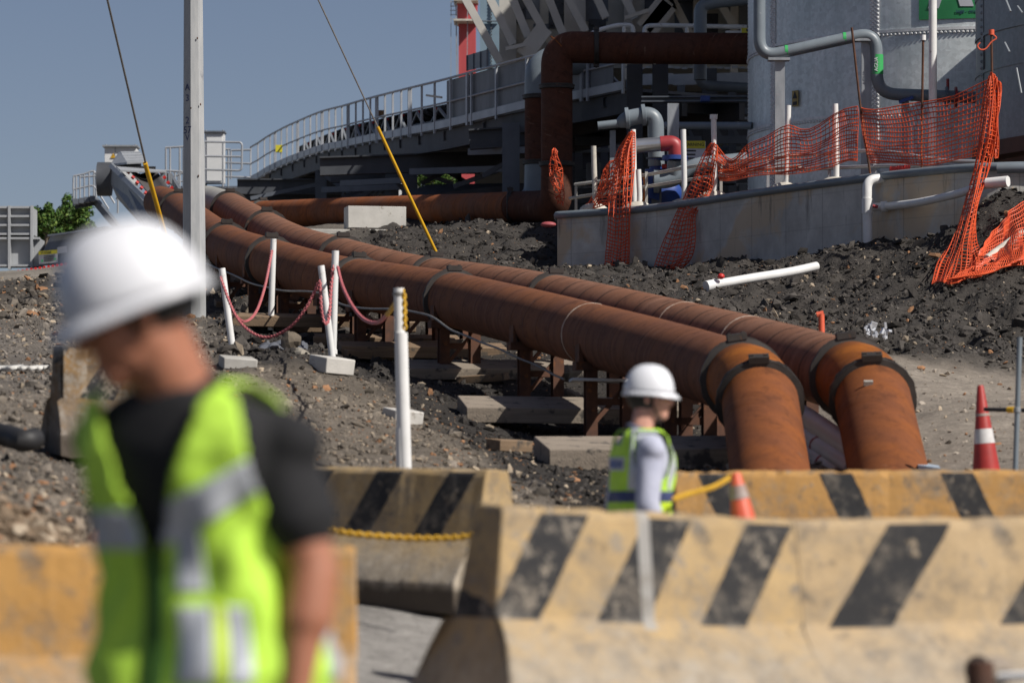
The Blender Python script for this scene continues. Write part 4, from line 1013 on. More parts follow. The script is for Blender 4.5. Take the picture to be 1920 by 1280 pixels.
# railing above the overhead pipe
t = thing('gantry_railing', 'white tube railing just above the dark overhead pipe', 'railing', tuple(P(1300,60,92)))
for q in ([(1100,68),(1125,56),(1160,47),(1186,48),(1188,64)], [(1208,68),(1209,49),(1240,48),(1300,49),(1400,51)], [(1360,62),(1400,62)]):
    MB().tube(fillet([P(x,y,92) for x,y in q], .15, 5), .055, 10).build('rail_bar', M['white'], t)
for x in (1170,1288,1392): MB().tube([P(x,50,92), P(x,80,92)], .045, 8).build('rail_post', M['white'], t)
yp = thing('yellow_notice', 'small yellow notice at the end of the gantry railing by the tank', 'notice', tuple(P(1399,58,91)))
MB().box(P(1399,58,91), (.22,.02,.13)).build('notice_plate', M['yellow_sign'], yp, False); MB().box(P(1402,57,91)-Vector((0,.013,0)), (.07,.006,.06)).build('notice_mark', M['ink'], yp, False)
# red tower and pale blue column
t = thing('red_tower', 'tall red painted steel tower standing behind the walkway', 'tower', tuple(P(876,440,150)))
for y0, y1 in ((-80,6),(6,44),(44,200),(200,440)):
    a = P(857 if y0 < 40 else 860, y1, 150); b = P(895 if y0 < 40 else 892, y0, 150)
    MB().box(((a.x+b.x)/2, 150.5, (a.z+b.z)/2), (b.x-a.x, 1, b.z-a.z)).build('tower_section', M['red_tower'], t, False)
for y in (4, 42): MB().box(P(874,y,149.8), (.95,1.5,.07)).build('tower_flange', M['offwhite'], t, False)
MB().beam(P(854,-60,149.4), P(858,210,149.4), .05,.05).build('ladder_rail', M['galv'], t); MB().beam(P(846,-60,149.4), P(845,215,149.4), .025,.025).build('cable_line', M['galv'], t); MB().beam(P(877,-10,149.3), P(876,120,149.3), .03,.03).build('pipe_line', M['galv'], t)
for k in range(8): MB().beam(P(844,-20+k*8,149.4), P(858,-20+k*8,149.4), .03, .03).build('ladder_rung', M['galv'], t)
t = thing('blue_column', 'pale blue riveted column between the red tower and the beige building', 'column', tuple(P(916,440,125)))
a = P(900,440,125); b = P(936,-80,125); MB().box(((a.x+b.x)/2,125.4,(a.z+b.z)/2), (b.x-a.x,.8,b.z-a.z)).build('column_shaft', M['lightblue'], t, False)
bm = MB()
for k in range(36): bm.box(P(921,-40+k*6.2,124.95), (.05,.06,.05))
bm.build('rivet_row', DK, t, False); MB().box(P(918,40,124.9), (.64,.1,.03)).build('column_flange', M['galv_dark'], t, False)
# ------------------------------------------------------------------ curved conveyor walkway
W_px = [(470,276,138),(484,268,136.5),(500,257,134.5),(525,243,131),(550,231,127.5),(600,210,121),(645,198,115.5),(690,185,110.5),(760,167,103.5),(830,150,99),(915,127,96),(1000,105,94),(1085,88,92),(1190,64,90)]
wk = crom([P(*q) for q in W_px], 10)
def resample(c, step):
    out = [c[0]]; acc = 0
    for a, b in zip(c[:-1], c[1:]):
        L = (b-a).length
        while acc+L >= step:
            f = (step-acc)/L; a = a.lerp(b, f); out.append(a); L = (b-a).length; acc = 0
        acc += L
    return out
wr = resample(wk, .5)
def idx(px): return near_px(wr, px)
HT = 1.22
t = thing('conveyor_walkway', 'grey curved conveyor walkway with guard rails sweeping up to the building', 'walkway', tuple(P(720,420,107)))
def back(i):
    d = wr[min(i+1,len(wr)-1)]-wr[max(i-1,0)]; d.z = 0; d.normalize(); n = Vector((-d.y, d.x, 0)); return n if n.y*1+n.x*4 > 0 else -n
wv = [p+back(i)*0 for i, p in enumerate(wr)]
Z = lambda h: Vector((0,0,-h))
MB().tube(wr, .032, 8).build('top_rail', M['rail'], t)
MB().tube([p+Z(.60) for p in wr], .026, 8).build('mid_rail', M['rail'], t)
bm = MB()
for a, b in zip(wr[:-1], wr[1:]): bm.beam(a+Z(HT-.08), b+Z(HT-.08), .02, .20)
bm.build('toe_board', M['rail'], t, False)
step = 3; np_ = 0
i_p0, i_p1 = idx(830), idx(1000); i_end = len(wr)-1
for i in range(0, len(wr), step):
    a = wr[i]; MB().beam(a, a+Z(HT+.12), .075, .05, up=back(i)).build('guard_post', M['rail'], t, False)
    if i % 12 == 0 and i > 0: MB().beam(a+Vector((.0,0,0))+(wr[i-1]-a)*.55, (wr[i-1]-a)*.55+a+Z(HT+.1), .10, .06, up=back(i)).build('guard_post', M['rail'], t, False)
for i in range(i_p0, min(i_p1+6, i_end), 3):
    a, b = wr[i]+back(i)*.05, wr[min(i+3, i_end)]+back(min(i+3, i_end))*.05
    MB().hull([a+Z(HT), b+Z(HT), b+Z(HT)+back(i)*.02, a+Z(HT)+back(i)*.02, a+Z(.04), b+Z(.04), b+Z(.04)+back(i)*.02, a+Z(.04)+back(i)*.02]).build('guard_panel', M['panel'], t, False)
# truss web behind the lower half of the rail
for i in range(idx(540), i_p0, 3):
    a, b = wr[i]+back(i)*.35, wr[min(i+3,i_end)]+back(i)*.35
    if (i//3) % 2: a, b = a+Z(.62), b+Z(1.15)
    else: a, b = a+Z(1.15), b+Z(.62)
    MB().beam(a, b, .05, .07 if (i//3) % 2 else .045, up=back(i)).build('truss_web', M['web'], t, False)
j0 = idx(1078)
for i in range(j0, i_end-2, 3):
    a, b = wr[i]+back(i)*.3, wr[i+3]+back(i)*.3
    MB().beam(a+Z(.1 if (i//3)%2 else 1.1), b+Z(1.1 if (i//3)%2 else .1), .05, .07, up=back(i)).build('truss_web', M['rail'], t, False)
# deck, girders, belt with idlers
def sweep(off0, off1, h0, h1, i0, i1, nm, m, st=4):
    bm = MB(); ks = list(range(i0, i1, st))+[i1]
    for a, b in zip(ks[:-1], ks[1:]):
        n0, n1 = back(a), back(b); q = []
        for k, n in ((a,n0),(b,n1)): q.append((wr[k], n))
        (p0,n0),(p1,n1) = q
        bm.hull([p0+n0*off0+Z(h1), p1+n1*off0+Z(h1), p1+n1*off1+Z(h1), p0+n0*off1+Z(h1), p0+n0*off0+Z(h0), p1+n1*off0+Z(h0), p1+n1*off1+Z(h0), p0+n0*off1+Z(h0)])
    return bm.build(nm, m, t, False)
sweep(.05, 3.6, HT-.02, HT+.05, 0, i_end, 'deck_plate', M['galv_dark'])
for o in (.15, 1.7, 3.4): sweep(o, o+.16, HT+.05, HT+.55, idx(500), i_end, 'deck_girder', M['steel_dark'])
for i in range(idx(500), i_end, 6): MB().ibeam(wr[i]+back(i)*.1+Z(HT+.2), wr[i]+back(i)*3.6+Z(HT+.2), .15, .24, .02).build('cross_beam', M['steel_dark'], t, False)
ib0, ib1 = idx(505), i_p0+4
sweep(1.05, 1.15, .78, 1.0, ib0, ib1, 'belt_stringer', M['galv_dark']); sweep(2.1, 2.2, .78, 1.0, ib0, ib1, 'belt_stringer', M['galv_dark'])
bm = MB(); ks = list(range(ib0, ib1, 3))+[ib1]
prof = [(.95,.42),(1.2,.58),(1.63,.66),(2.05,.58),(2.3,.42)]
for a, b in zip(ks[:-1], ks[1:]):
    na, nb = back(a), back(b)
    for (o0,h0),(o1,h1) in zip(prof[:-1], prof[1:]):
        bm.hull([wr[a]+na*o0+Z(h0+.02), wr[b]+nb*o0+Z(h0+.02), wr[b]+nb*o1+Z(h1+.02), wr[a]+na*o1+Z(h1+.02), wr[a]+na*o0+Z(h0), wr[b]+nb*o0+Z(h0), wr[b]+nb*o1+Z(h1), wr[a]+na*o1+Z(h1)])
bm.build('conveyor_belt', M['rubber'], t, False)
sweep(1.1, 2.2, 1.02, 1.06, ib0, ib1, 'return_belt', M['rubber'])
for i in range(ib0, ib1, 3):
    n = back(i); p = wr[i]; bm = MB()
    bm.tube([p+n*.98+Z(.5), p+n*1.3+Z(.7)], .07, 8); bm.tube([p+n*1.34+Z(.74), p+n*1.92+Z(.74)], .07, 8); bm.tube([p+n*1.96+Z(.7), p+n*2.28+Z(.5)], .07, 8)
    o = bm.build('idler_roller', M['rubber'], t)
    MB().tube([p+n*.93+Z(.46), p+n*.98+Z(.49)], .045, 8).build('roller_end', M['red_plastic'] if i % 2 else M['rubber'], o)
    MB().beam(p+n*1.08+Z(.8), p+n*1.08+Z(HT), .06, .06).build('belt_leg', M['galv_dark'], t, False)
# legs and bracing under the walkway
for px, D, w_ in ((602,122.5,.36),(735,110,.38),(768,105.5,.42),(958,93,.42),(672,117,.3)):
    a = P(px, 0, D); zt = wr[idx(px)].z-HT-.5; MB().ibeam((a.x,D,7.0), (a.x,D,zt), w_, w_, .04, up=(0,1,0)).build('walkway_leg', M['galv_dark'], t, False)
for q in ((640,372,720,336,116),(655,345,700,372,116),(790,345,882,296,104),(800,300,880,345,106),(860,300,862,345,106),(862,322,900,322,106)):
    MB().beam(P(q[0],q[1],q[4]), P(q[2],q[3],q[4]), .12,.12).build('leg_brace', M['steel_dark'], t, False)
for q in ((445,350,735,350,125,.5),(400,371,735,372,126,.35),(600,312,960,300,103,.5),(620,330,780,322,112,.4),(880,262,1060,250,95,.5)):
    MB().ibeam(P(q[0],q[1],q[4]), P(q[2],q[3],q[4]), .3, q[5], .04).build('lower_beam', M['steel_dark'], t, False)
for k in range(9): MB().beam(P(640+k*9,372-k%2*2,119), P(652+k*12,335,119), .06,.06).build('stair_string', M['galv_dark'], t, False)
for px0, px1, y0, y1, D_ in ((610,670,330,372,117),(670,735,372,330,113),(735,768,330,370,108),(775,850,318,345,104),(850,955,350,312,100),(905,958,330,300,97),(470,600,372,345,124)):
    MB().beam(P(px0,y0,D_), P(px1,y1,D_), .1, .12).build('leg_brace', M['galv_dark'], t, False)
for px0, px1, y, D_ in ((605,770,356,112),(770,960,322,101),(880,1060,285,96),(640,760,344,110)):
    MB().beam(P(px0,y,D_), P(px1,y-6,D_-3), .1, .16).build('lower_beam', M['galv_dark'], t, False)
MB().box(P(523,279,130.5), (.22,.2,.24)).build('yellow_box', M['yellow_sign'], t, False)
bm = MB(); p = P(706,222,109); bm.beam(p, p-Vector((0,0,.4)), .05,.05); bm.box(p+Vector((.12,0,.12)), (.24,.2,.2)); bm.build('pull_switch', mk('brass_switch', (.25,.13,.05), None, 4), t, False)
MB().beam(P(800,179,100), P(828,183,99), .05,.05).build('switch_arm', M['offwhite'], t)
pn = thing('steel_screen', 'dark steel screen panel standing above the guard panels beside the red tower', 'screen', tuple(P(895,130,100)))
MB().hull([P(876,133,100),P(914,125,97),P(914,125,97.1),P(876,133,100.1),P(876,104,100),P(914,93,97),P(914,93,97.1),P(876,104,100.1)]).build('screen_sheet', M['panel'], pn, False)
for k in range(4): 
    u = k/3; MB().beam(P(876+38*u,133-8*u,100-3*u-.05), P(876+38*u,104-11*u,100-3*u-.05), .05,.05).build('screen_rib', M['galv_dark'], pn, False)
# dark lagging duct and chute below the walkway
sk = thing('steel_chute', 'dark ribbed steel chute lying under the walkway beside the tree', 'chute', tuple(P(850,360,104)))
MB().hull([P(735,372,104),P(1000,372,100),P(1000,372,103),P(735,372,107),P(800,346,104),P(985,343,100),P(985,343,103),P(800,346,107)]).build('chute_body', M['steel_dark'], sk, False)
for k in range(9): MB().beam(P(795+k*11,371,103.9), P(810+k*11,347,103.9), .05,.08).build('chute_rib', M['galv_dark'], sk, False)
# pale cabins far behind under the walkway
t = thing('site_cabin', 'white site cabin seen far away between the dark legs of the walkway', 'cabin', tuple(P(715,400,165)))
a = P(655,400,165); b = P(790,330,165)
MB().hull([P(655,400,165),P(790,400,165),P(790,400,168),P(655,400,168),P(660,348,165),P(790,328,165),P(790,328,168),P(660,348,168)]).build('cabin_wall', M['white_box'], t, False)
for x0,x1,y0,y1 in ((694,708,357,371),(712,726,352,368),(735,742,365,378)): 
    a = P(x0,y1,164.9); b = P(x1,y0,164.9); MB().box(((a.x+b.x)/2,164.9,(a.z+b.z)/2), (b.x-a.x,.1,b.z-a.z)).build('cabin_window', M['galv_dark'], t, False)
MB().beam(P(660,362,164.8), P(745,352,164.8), .1,.1).build('cabin_trim', M['white'], t)

# ------------------------------------------------------------------ left platform and tail conveyor
def rails(t, paths, D, r=.035, posts=(), m='rail'):
    for q in paths: MB().tube(fillet([P(x,y,D) for x,y in q], .12, 4), r, 8).build('rail_bar', M[m], t)
    for x,y0,y1 in posts: MB().tube([P(x,y0,D), P(x,y1,D)], r*.95, 8).build('rail_post', M[m], t)
Dp = 128
t = thing('drive_platform', 'dark steel platform with tube railings beside the pole, under the tall white cabinet', 'platform', tuple(P(425,400,Dp)))
MB().hull([P(300,372,Dp),P(472,372,Dp),P(472,368,Dp+3.5),P(300,368,Dp+3.5),P(300,353,Dp),P(472,353,Dp),P(472,349,Dp+3.5),P(300,349,Dp+3.5)]).build('platform_deck', M['steel_dark'], t, False)
for x in (362, 458): MB().ibeam(P(x,366,Dp-.1), P(x,440,Dp-.1), .3,.3,.04, up=(0,1,0)).build('platform_leg', M['galv_dark'], t, False)
MB().beam(P(452,372,Dp), P(425,400,Dp), .2,.2).build('platform_brace', M['galv'], t)
rails(t, [[(382,268),(384,266),(454,267),(453,320),(382,318)], [(382,293),(453,294)]], Dp, posts=((383,267,352),(418,268,350)))
rails(t, [[(420,280),(432,280)], [(434,282),(470,281)], [(420,305),(470,307)], [(420,331),(470,333)]], Dp+2.8, posts=((428,280,350),(433,282,336)))
rails(t, [[(310,277),(346,275)], [(311,320),(346,322)], [(330,330),(346,322)]], Dp-4, posts=((311,277,345),(319,277,372),(337,277,372),(344,277,372)))
rails(t, [[(325,325),(330,321),(346,322)], [(321,340),(346,340)]], Dp-2, r=.03, posts=((328,322,360),(334,322,360)))
t = thing('control_cabinet', 'tall narrow white control cabinet on the platform right of the grey pole', 'cabinet', tuple(P(401,346,Dp+1.2)), 'white control cabinets')
a = P(384,343,Dp+1); b = P(420,249,Dp+1)
MB().box(((a.x+b.x)/2,Dp+1.3,(a.z+b.z)/2), (b.x-a.x,.6,b.z-a.z)).build('cabinet_body', M['white_box'], t, False, bevel=.01)
MB().box(((a.x+b.x)/2,Dp+1.25,b.z+.03), (b.x-a.x+.08,.75,.05)).build('cabinet_lid', M['galv_dark'], t, False)
MB().box(((a.x+b.x)/2,Dp+.98,(a.z+b.z)/2), (b.x-a.x-.14,.03,b.z-a.z-.14)).build('cabinet_door', M['white_box'], t, False)
for x in (386,418): MB().beam(P(x,343,Dp+1.3), P(x,352,Dp+1.3), .07,.07).build('cabinet_leg', M['steel_dark'], t); MB().tube([P(x,249,Dp+1.2), P(x,244,Dp+1.2)], .03, 6).build('lifting_eye', M['galv'], t)
De = 120
t = thing('control_cabinet', 'wide white control cabinet with a yellow triangle behind the sloping grey hood', 'cabinet', tuple(P(225,330,De)), 'white control cabinets')
a = P(196,345,De); b = P(256,276,De)
MB().box(((a.x+b.x)/2,De+.35,(a.z+b.z)/2), (b.x-a.x,.7,b.z-a.z)).build('cabinet_body', M['white_box'], t, False, bevel=.01)
MB().box(((a.x+b.x)/2-.01,De+.3,b.z+.03), (b.x-a.x+.1,.85,.05)).build('cabinet_lid', M['galv'], t, False)
MB().box(P(216,300,De-.01), (.02,.02,1.0)).build('door_seam', M['galv'], t, False)
for x in (199,254): MB().tube([P(x,276,De+.3), P(x,271,De+.3)], .03, 6).build('lifting_eye', M['galv'], t)
ts = MB(); p = P(212,292,De-.03)
ts.add([p+Vector((a_,o,b_)) for o in (0,.015) for a_, b_ in ((-.08,-.07),(.08,-.07),(0,.08))], [(0,1,2),(5,4,3),(0,3,4,1),(1,4,5,2),(2,5,3,0)]); tt = ts.build('hazard_triangle', M['yellow'], t, False)
put_text('triangle_mark', '!', .10, p+Vector((0,-.004,-.012)), (1,0,0), (0,0,1), M['ink'], tt)
t = thing('tail_conveyor', 'inclined belt conveyor with a ridged grey hood and red roller ends', 'conveyor', tuple(P(265,400,112)))
MB().hull([P(207,308,113),P(228,288,116),P(232,288,116),P(212,312,113)]+[P(262,318,110),P(232,288,115.9),P(262,288,115.9),P(266,318,110)]).build('hood_cheek', M['galv'], t, False)
MB().hull([P(238,308,110.5),P(276,306,110.5),P(262,287,115),P(226,287,115),P(238,305,110.5),P(276,303,110.5),P(262,284,115),P(226,284,115)]).build('hood_top', M['galv_light'], t, False)
MB().hull([P(207,312,113.5),P(238,308,110.5),P(226,287,115),P(222,288,115.5),P(207,308,113.5),P(238,304,110.5),P(226,284.5,115),P(222,286,115.5)]).build('hood_side', M['galv_light'], t, False)
for k in range(4): u = (k+.5)/4; MB().tube([P(238-12*u,305-21*u,110.4+4.5*u), P(276-14*u,303-19.5*u,110.4+4.5*u)], .02, 6).build('hood_ridge', M['rail'], t)
MB().hull([P(218,315,109.5),P(312,322,109.5),P(308,324,108.8),P(226,322,108.8),P(218,312,109.5),P(312,319,109.5),P(308,321,108.8),P(226,319,108.8)]).build('skirt_plate', M['galv_light'], t, False)
MB().hull([P(236,323,109.6),P(292,324,109.6),P(292,324,111),P(236,323,111),P(236,312,109.6),P(292,312,109.6),P(292,312,111),P(236,312,111)]).build('feed_box', M['rubber'], t, False)
MB().hull([P(203,312,112),P(206,312,112),P(300,398,101),P(296,404,101)]+[P(208,306,112),P(212,306,112),P(308,400,101),P(302,396,101)]).build('side_plate', M['galv'], t, False)
MB().hull([P(210,312,112),P(222,315,111.4),P(316,412,100),P(300,412,100),P(208,345,112.2),P(220,372,111.6),P(280,440,100.2),P(280,440,100.4)]).build('side_skirt', M['panel'], t, False)
bb = MB()
for j in range(10):
    for q in range(6):
        pass
pr = [(0,-6),(.25,4),(.5,7),(.75,4),(1,-6)]
def bpnt(u, j):
    f = j/9; x0, x1 = 238+72*f, 290+62*f; y = 322+88*f; o = np.interp(u, [0,.25,.5,.75,1], [-7,2,6,2,-7]); return P(x0+(x1-x0)*u, y+o, 111-11*f)
vs = [bpnt(u, j) for j in range(10) for u in np.linspace(0,1,9)]
bb.add(vs, [(j*9+i, j*9+i+1, (j+1)*9+i+1, (j+1)*9+i) for j in range(9) for i in range(8)])
o = bb.build('conveyor_belt', mk('worn_belt_rubber', (.10,.09,.088), (.07,.064,.062), 2, .7), t, True); so = o.modifiers.new('thick','SOLIDIFY'); so.thickness = .03
for j in range(1, 9):
    for u in (-.05, 1.05): MB().tube([bpnt(u, j), bpnt(u, j)+Vector((.07 if u > .5 else -.07,0,.05))], .05, 8).build('roller_end', M['red_plastic'], t)
MB().hull([P(318,345,111.5),P(322,345,111.5),P(350,380,104),P(346,380,104),P(318,326,111.5),P(322,324,111.5),P(352,372,104),P(347,374,104)]).build('side_plate', M['galv'], t, False)
for x,y in ((305,332),(312,334),(318,335)): MB().box(P(x,y,109), (.12,.2,.3)).build('bearing_block', M['galv'], t, False)
bm = MB(); bm.lathe([(.5,-.2),(.5,.2)], 20, Matrix.Translation(P(196,336,113)) @ Matrix.Rotation(PI/2, 4, 'Y')); bm.build('drive_guard', M['steel_dark'], t)
t = thing('access_stair', 'small tube railed landing and stair at the far left of the conveyor hood', 'stair', tuple(P(165,390,117)))
rails(t, [[(138,330),(160,326),(176,319),(215,381)], [(138,355),(176,347),(204,392)], [(138,331),(137,356)], [(176,324),(192,327),(194,360)], [(150,332),(190,329)]], 117, r=.03, posts=((138,330,385),(143,330,385),(150,329,383),(158,327,382),(167,324,380),(176,319,378),(180,322,382)))
for k in range(4): MB().box(P(146+k*10,380-k*1.8,117), (.15,1.0,.16)).build('stair_tread', M['galv_dark'], t, False)
MB().hull([P(140,392,117),P(185,384,117),P(185,384,119),P(140,392,119),P(140,385,117),P(185,377,117),P(185,377,119),P(140,385,119)]).build('landing_deck', M['steel_dark'], t, False)
MB().beam(P(180,378,117), P(225,432,114), .1,.25).build('stair_stringer', M['galv_dark'], t)
rails(t, [[(220,372),(240,372),(252,372)], [(218,374),(220,371)]], 112, r=.03, posts=((221,365,400),(254,366,400)))
# ribbed steel bin, grey chute with sign, ground conveyor at the far left
Dl = 112
t = thing('ribbed_steel_bin', 'pale grey ribbed steel bin wall at the left edge of the photo', 'steel bin', tuple(P(20,500,Dl)))
M['bin'] = mk('bin_grey_paint', (.42,.435,.45), (.35,.365,.38), 1.2, .5)
for y0, y1 in ((389,439),(447,498)):
    a = P(-90,y1,Dl); b = P(61 if y0 < 440 else 75,y0,Dl); MB().box(((a.x+b.x)/2,Dl+.6,(a.z+b.z)/2), (b.x-a.x,1.0,b.z-a.z)).build('bin_plate', M['bin'], t, False)
    ys = np.linspace(y0, y1, 4) if y0 < 440 else (447,498)
    for y in ys: MB().box(P(-14,y,Dl-.02), ((152 if y0 < 440 else 178)/F*Dl,.22,.06)).build('bin_rib', M['bin'], t, False)
for x in (-70,-22,18,60): MB().beam(P(x,386,Dl-.06), P(x,505,Dl-.06), .07,.2).build('bin_post', M['bin'], t, False)
MB().box(P(-14,443,Dl+.5), (2.3,.8,.15)).build('bin_gap', M['rubber'], t, False)
t = thing('transfer_chute', 'sloped dark grey chute hood beside the bin with a yellow warning board', 'chute', tuple(P(100,500,111)))
MB().hull([P(80,472,110.5),P(250,472,108),P(250,472,111),P(80,472,113.5),P(95,442,110.5),P(250,422,108),P(250,422,111),P(95,442,113.5)]).build('chute_hood', M['panel'], t, False)
MB().hull([P(75,498,110.4),P(250,498,108.2),P(250,498,111),P(75,498,113),P(75,472,110.4),P(250,472,108.2),P(250,472,111),P(75,472,113)]).build('chute_side', M['panel'], t, False)
MB().beam(P(94,442,110.3), P(200,427,108.6), .2,.05).build('chute_lip', M['rail'], t)
sg = thing('warning_sign', 'white and yellow warning board fixed to the chute by the ribbed bin', 'sign', tuple(P(90,482,110)))
up_ = P(90,470,110)-P(90,490,110); xr = P(108,469,109.9)-P(72,472,110.05)
xr.normalize(); nn = Vector((0,-1,0))
MB().hull([P(73,495,110),P(109,492,109.7),P(109,492,109.72),P(73,495,110.02),P(72,471,110),P(108,468,109.7),P(108,468,109.72),P(72,471,110.02)]).build('sign_plate', M['sign_white'], sg, False)
MB().hull([P(72.3,478,109.97),P(108.3,475,109.67),P(108.3,475,109.69),P(72.3,478,109.99),P(72,471,109.97),P(108,468,109.67),P(108,468,109.69),P(72,471,109.99)]).build('sign_header', M['yellow_sign'], sg, False)
put_text('sign_wording', 'WARNING', .095, P(90,473.2,109.8), xr, (0,0,1), M['ink'], sg)
for k in range(4): MB().beam(P(82,480.5+k*3,109.88-.02), P(101,479+k*3,109.72-.02), .01,.02).build('text_line', M['ink'], sg, False)
for x,y in ((79,488.5),(103,485)):
    p = P(x,y,109.7); MB().add([p+Vector((a_,o,b_)) for o in (0,.01) for a_,b_ in ((-.045,-.035),(.045,-.035),(0,.045))], [(0,1,2),(5,4,3),(0,3,4,1),(1,4,5,2),(2,5,3,0)]).build('sign_symbol', M['green_sign'], sg, False)
MB().hull([P(108,476,109.6),P(126,473,109.4),P(126,473,109.42),P(108,476,109.62),P(107,464,109.6),P(125,461,109.4),P(125,461,109.42),P(107,464,109.62)]).build('notice_plate', M['sign_white'], t, False)
t = thing('ground_conveyor', 'low conveyor frame with a row of red tipped V idlers on the left ground', 'conveyor', tuple(P(60,522,107)))
pa, pb = P(-60,546,108), P(150,515,105)
for dz, dy in ((0,0),(.02,.9)): MB().beam(pa+Vector((0,dy,dz)), pb+Vector((0,dy,dz)), .07,.12).build('conveyor_frame', M['galv_dark'], t, False)
for k in range(27):
    u = k/26; p = pa.lerp(pb, u)+Vector((0,0,.08)); bm = MB()
    bm.beam(p, p+Vector((.08,.3,-.06+.14)), .05,.05); bm.beam(p+Vector((.0,.0,.26)), p+Vector((.08,.3,.08)), .06,.06); bm.beam(p+Vector((.08,.3,.1)), p+Vector((0,.75,.26)), .06,.06); bm.tube([p+Vector((-.03,.02,.24)), p+Vector((.08,.3,.1))], .06, 8)
    o = bm.build('idler_bracket', M['galv'], t, False); MB().tube([p+Vector((-.02,-.03,.27)), p+Vector((0,.03,.25))], .04, 8).build('roller_end', M['red_plastic'], o)
for k in range(5): MB().beam(pa.lerp(pb,(k+.5)/5), pa.lerp(pb,(k+.5)/5)-Vector((0,0,.35)), .08,.08).build('conveyor_leg', M['galv_dark'], t)
MB().ell(pa.lerp(pb,.66)+Vector((0,-.1,.1)), (.11,.08,.11)).build('orange_roller', M['orange_wheel'], t)
w_ = MB().box((0,0,0), (1.6,.28,.19)).build('timber_baulk', M['wood'], None, True, True, .01); w_.location = P(68,537,96); w_.rotation_euler = (.02,-.03,R(14)); tag(w_, 'short timber baulk lying on the rubble below the ground conveyor', 'timber')
# ------------------------------------------------------------------ trees
def tree(px, ybase, D, h, cr, label, seed, dense=1.0):
    r = random.Random(seed); b = P(px, ybase, D)
    t = thing('broadleaf_tree', label, 'tree', tuple(b), 'trees beyond the yard')
    bm = MB(); bm.tube([b, b+Vector((.05*h*r.uniform(-1,1),0,h*.4)), b+Vector((.06*h*r.uniform(-1,1),0,h*.85))], [.05*h*.5+.03, .035*h*.5+.02, .02], 8)
    tips = []
    for k in range(16):
        z = h*r.uniform(.3,.85); a = r.uniform(0,2*PI); L = cr*r.uniform(.5,1)*(1.15-.55*z/h)
        s = b+Vector((0,0,z)); e = s+Vector((math.cos(a)*L, math.sin(a)*L, L*r.uniform(.1,.6)))
        bm.tube([s, s.lerp(e,.5)+Vector((0,0,.05*L)), e], [.03,.02,.01], 6); tips += [e, s.lerp(e,.65)]
    tips += [b+Vector((0,0,h*.9)), b+Vector((0,0,h))]
    bm.build('trunk', M['bark'], t)
    vs, fs, cc = [], [], []
    for c in tips:
        n = int(95*dense); R_ = cr*r.uniform(.20,.36)
        for k in range(n):
            d = Vector((r.gauss(0,1),r.gauss(0,1),r.gauss(0,.8))); d.normalize(); p = c+d*R_*r.random()**.45
            s = r.uniform(.05,.105); nrm = (d+Vector((r.gauss(0,.7),r.gauss(0,.7),r.gauss(0,.7)+.3))).normalized()
            x = nrm.orthogonal().normalized(); x = Matrix.Rotation(r.uniform(0,6.28), 3, nrm) @ x; y = nrm.cross(x); i = len(vs)
            vs += [p-x*s, p-y*s*.5, p+x*s*1.1-nrm*s*.3, p+y*s*.5]; fs.append((i,i+1,i+2,i+3))
            f = r.uniform(.55,1.5); q = (.055*f,.115*f,.022*f) if r.random() < .7 else (.10*f,.15*f,.03*f); cc += [q]*4
    me = bpy.data.meshes.new('crown'); off = WO[t.name]; me.from_pydata([tuple(v-off) for v in vs], [], fs)
    ca = me.color_attributes.new('soil','FLOAT_COLOR','POINT'); ca.data.foreach_set('color', np.array([(*c,1) for c in cc], np.float32).ravel()); me.materials.append(M['leaf'])
    o = bpy.data.objects.new('crown', me); COL.objects.link(o); o.parent = t
tree(90, 490, 138, 1.95, .85, 'small leafy tree just right of the ribbed bin, the lower of two', 1)
tree(128, 490, 139, 2.25, .95, 'taller leafy tree below the stair landing at the left', 2)
tree(118, 492, 141, 1.4, .9, 'low leafy bush like tree behind the chute hood at the left', 5)
tree(805, 400, 160, 2.3, 1.0, 'tree seen under the walkway left of the red tower, nearer the yellow guy', 3, .8)
tree(842, 400, 162, 2.5, 1.1, 'tree seen under the walkway right against the red tower', 4, .8)
# ------------------------------------------------------------------ orange safety mesh
def net(name, label, rows, nu, nv, r=.013, mat='orange', drop=0.0, wob=.02, hz_only=False, sm=3, seed=1):
    """woven mesh hung between the polylines in rows (each a list of world points, top row first)"""
    rr = random.Random(seed)
    rows = [crom(q, sm) for q in rows]
    def samp(q, u):
        x = u*(len(q)-1); i = min(int(x), len(q)-2); return q[i].lerp(q[i+1], x-i)
    def pt(u, v):
        col = [samp(q, u) for q in rows]; x = v*(len(col)-1); i = min(int(x), len(col)-2)
        p0, p1, p2, p3 = col[max(i-1,0)], col[i], col[i+1], col[min(i+2,len(col)-1)]; t = x-i
        return .5*((2*p1)+(p2-p0)*t+(2*p0-5*p1+4*p2-p3)*t*t+(3*p1-p0-3*p2+p3)*t*t*t)
    G = [[None]*(nu+1) for _ in range(nv+1)]
    for j in range(nv+1):
        for i in range(nu+1):
            u, v = i/nu, j/nv
            k = Vector((math.sin(u*17+v*5+seed)*.6+math.sin(u*41-v*9)*.4, math.sin(u*23+v*11)*1.4, math.sin(u*13+v*19+seed)*.7+math.sin(v*37+u*8)*.3))*wob
            G[j][i] = pt(u, v)+k
    bm = MB()
    for j in range(nv+1):
        bm.tube(G[j], r, 4, True)
    for i in range(0, nu+1, 1 if not hz_only else 1):
        bm.tube([G[j][i] for j in range(nv+1)], r*.8 if not hz_only else r*.55, 4, True)
    o = bm.build(name, M[mat], None, False)
    tag(o, label, 'safety mesh', 'orange safety mesh lengths'); return o
def WD_(x, y, back): return P(x, y, wall_at(x, back))
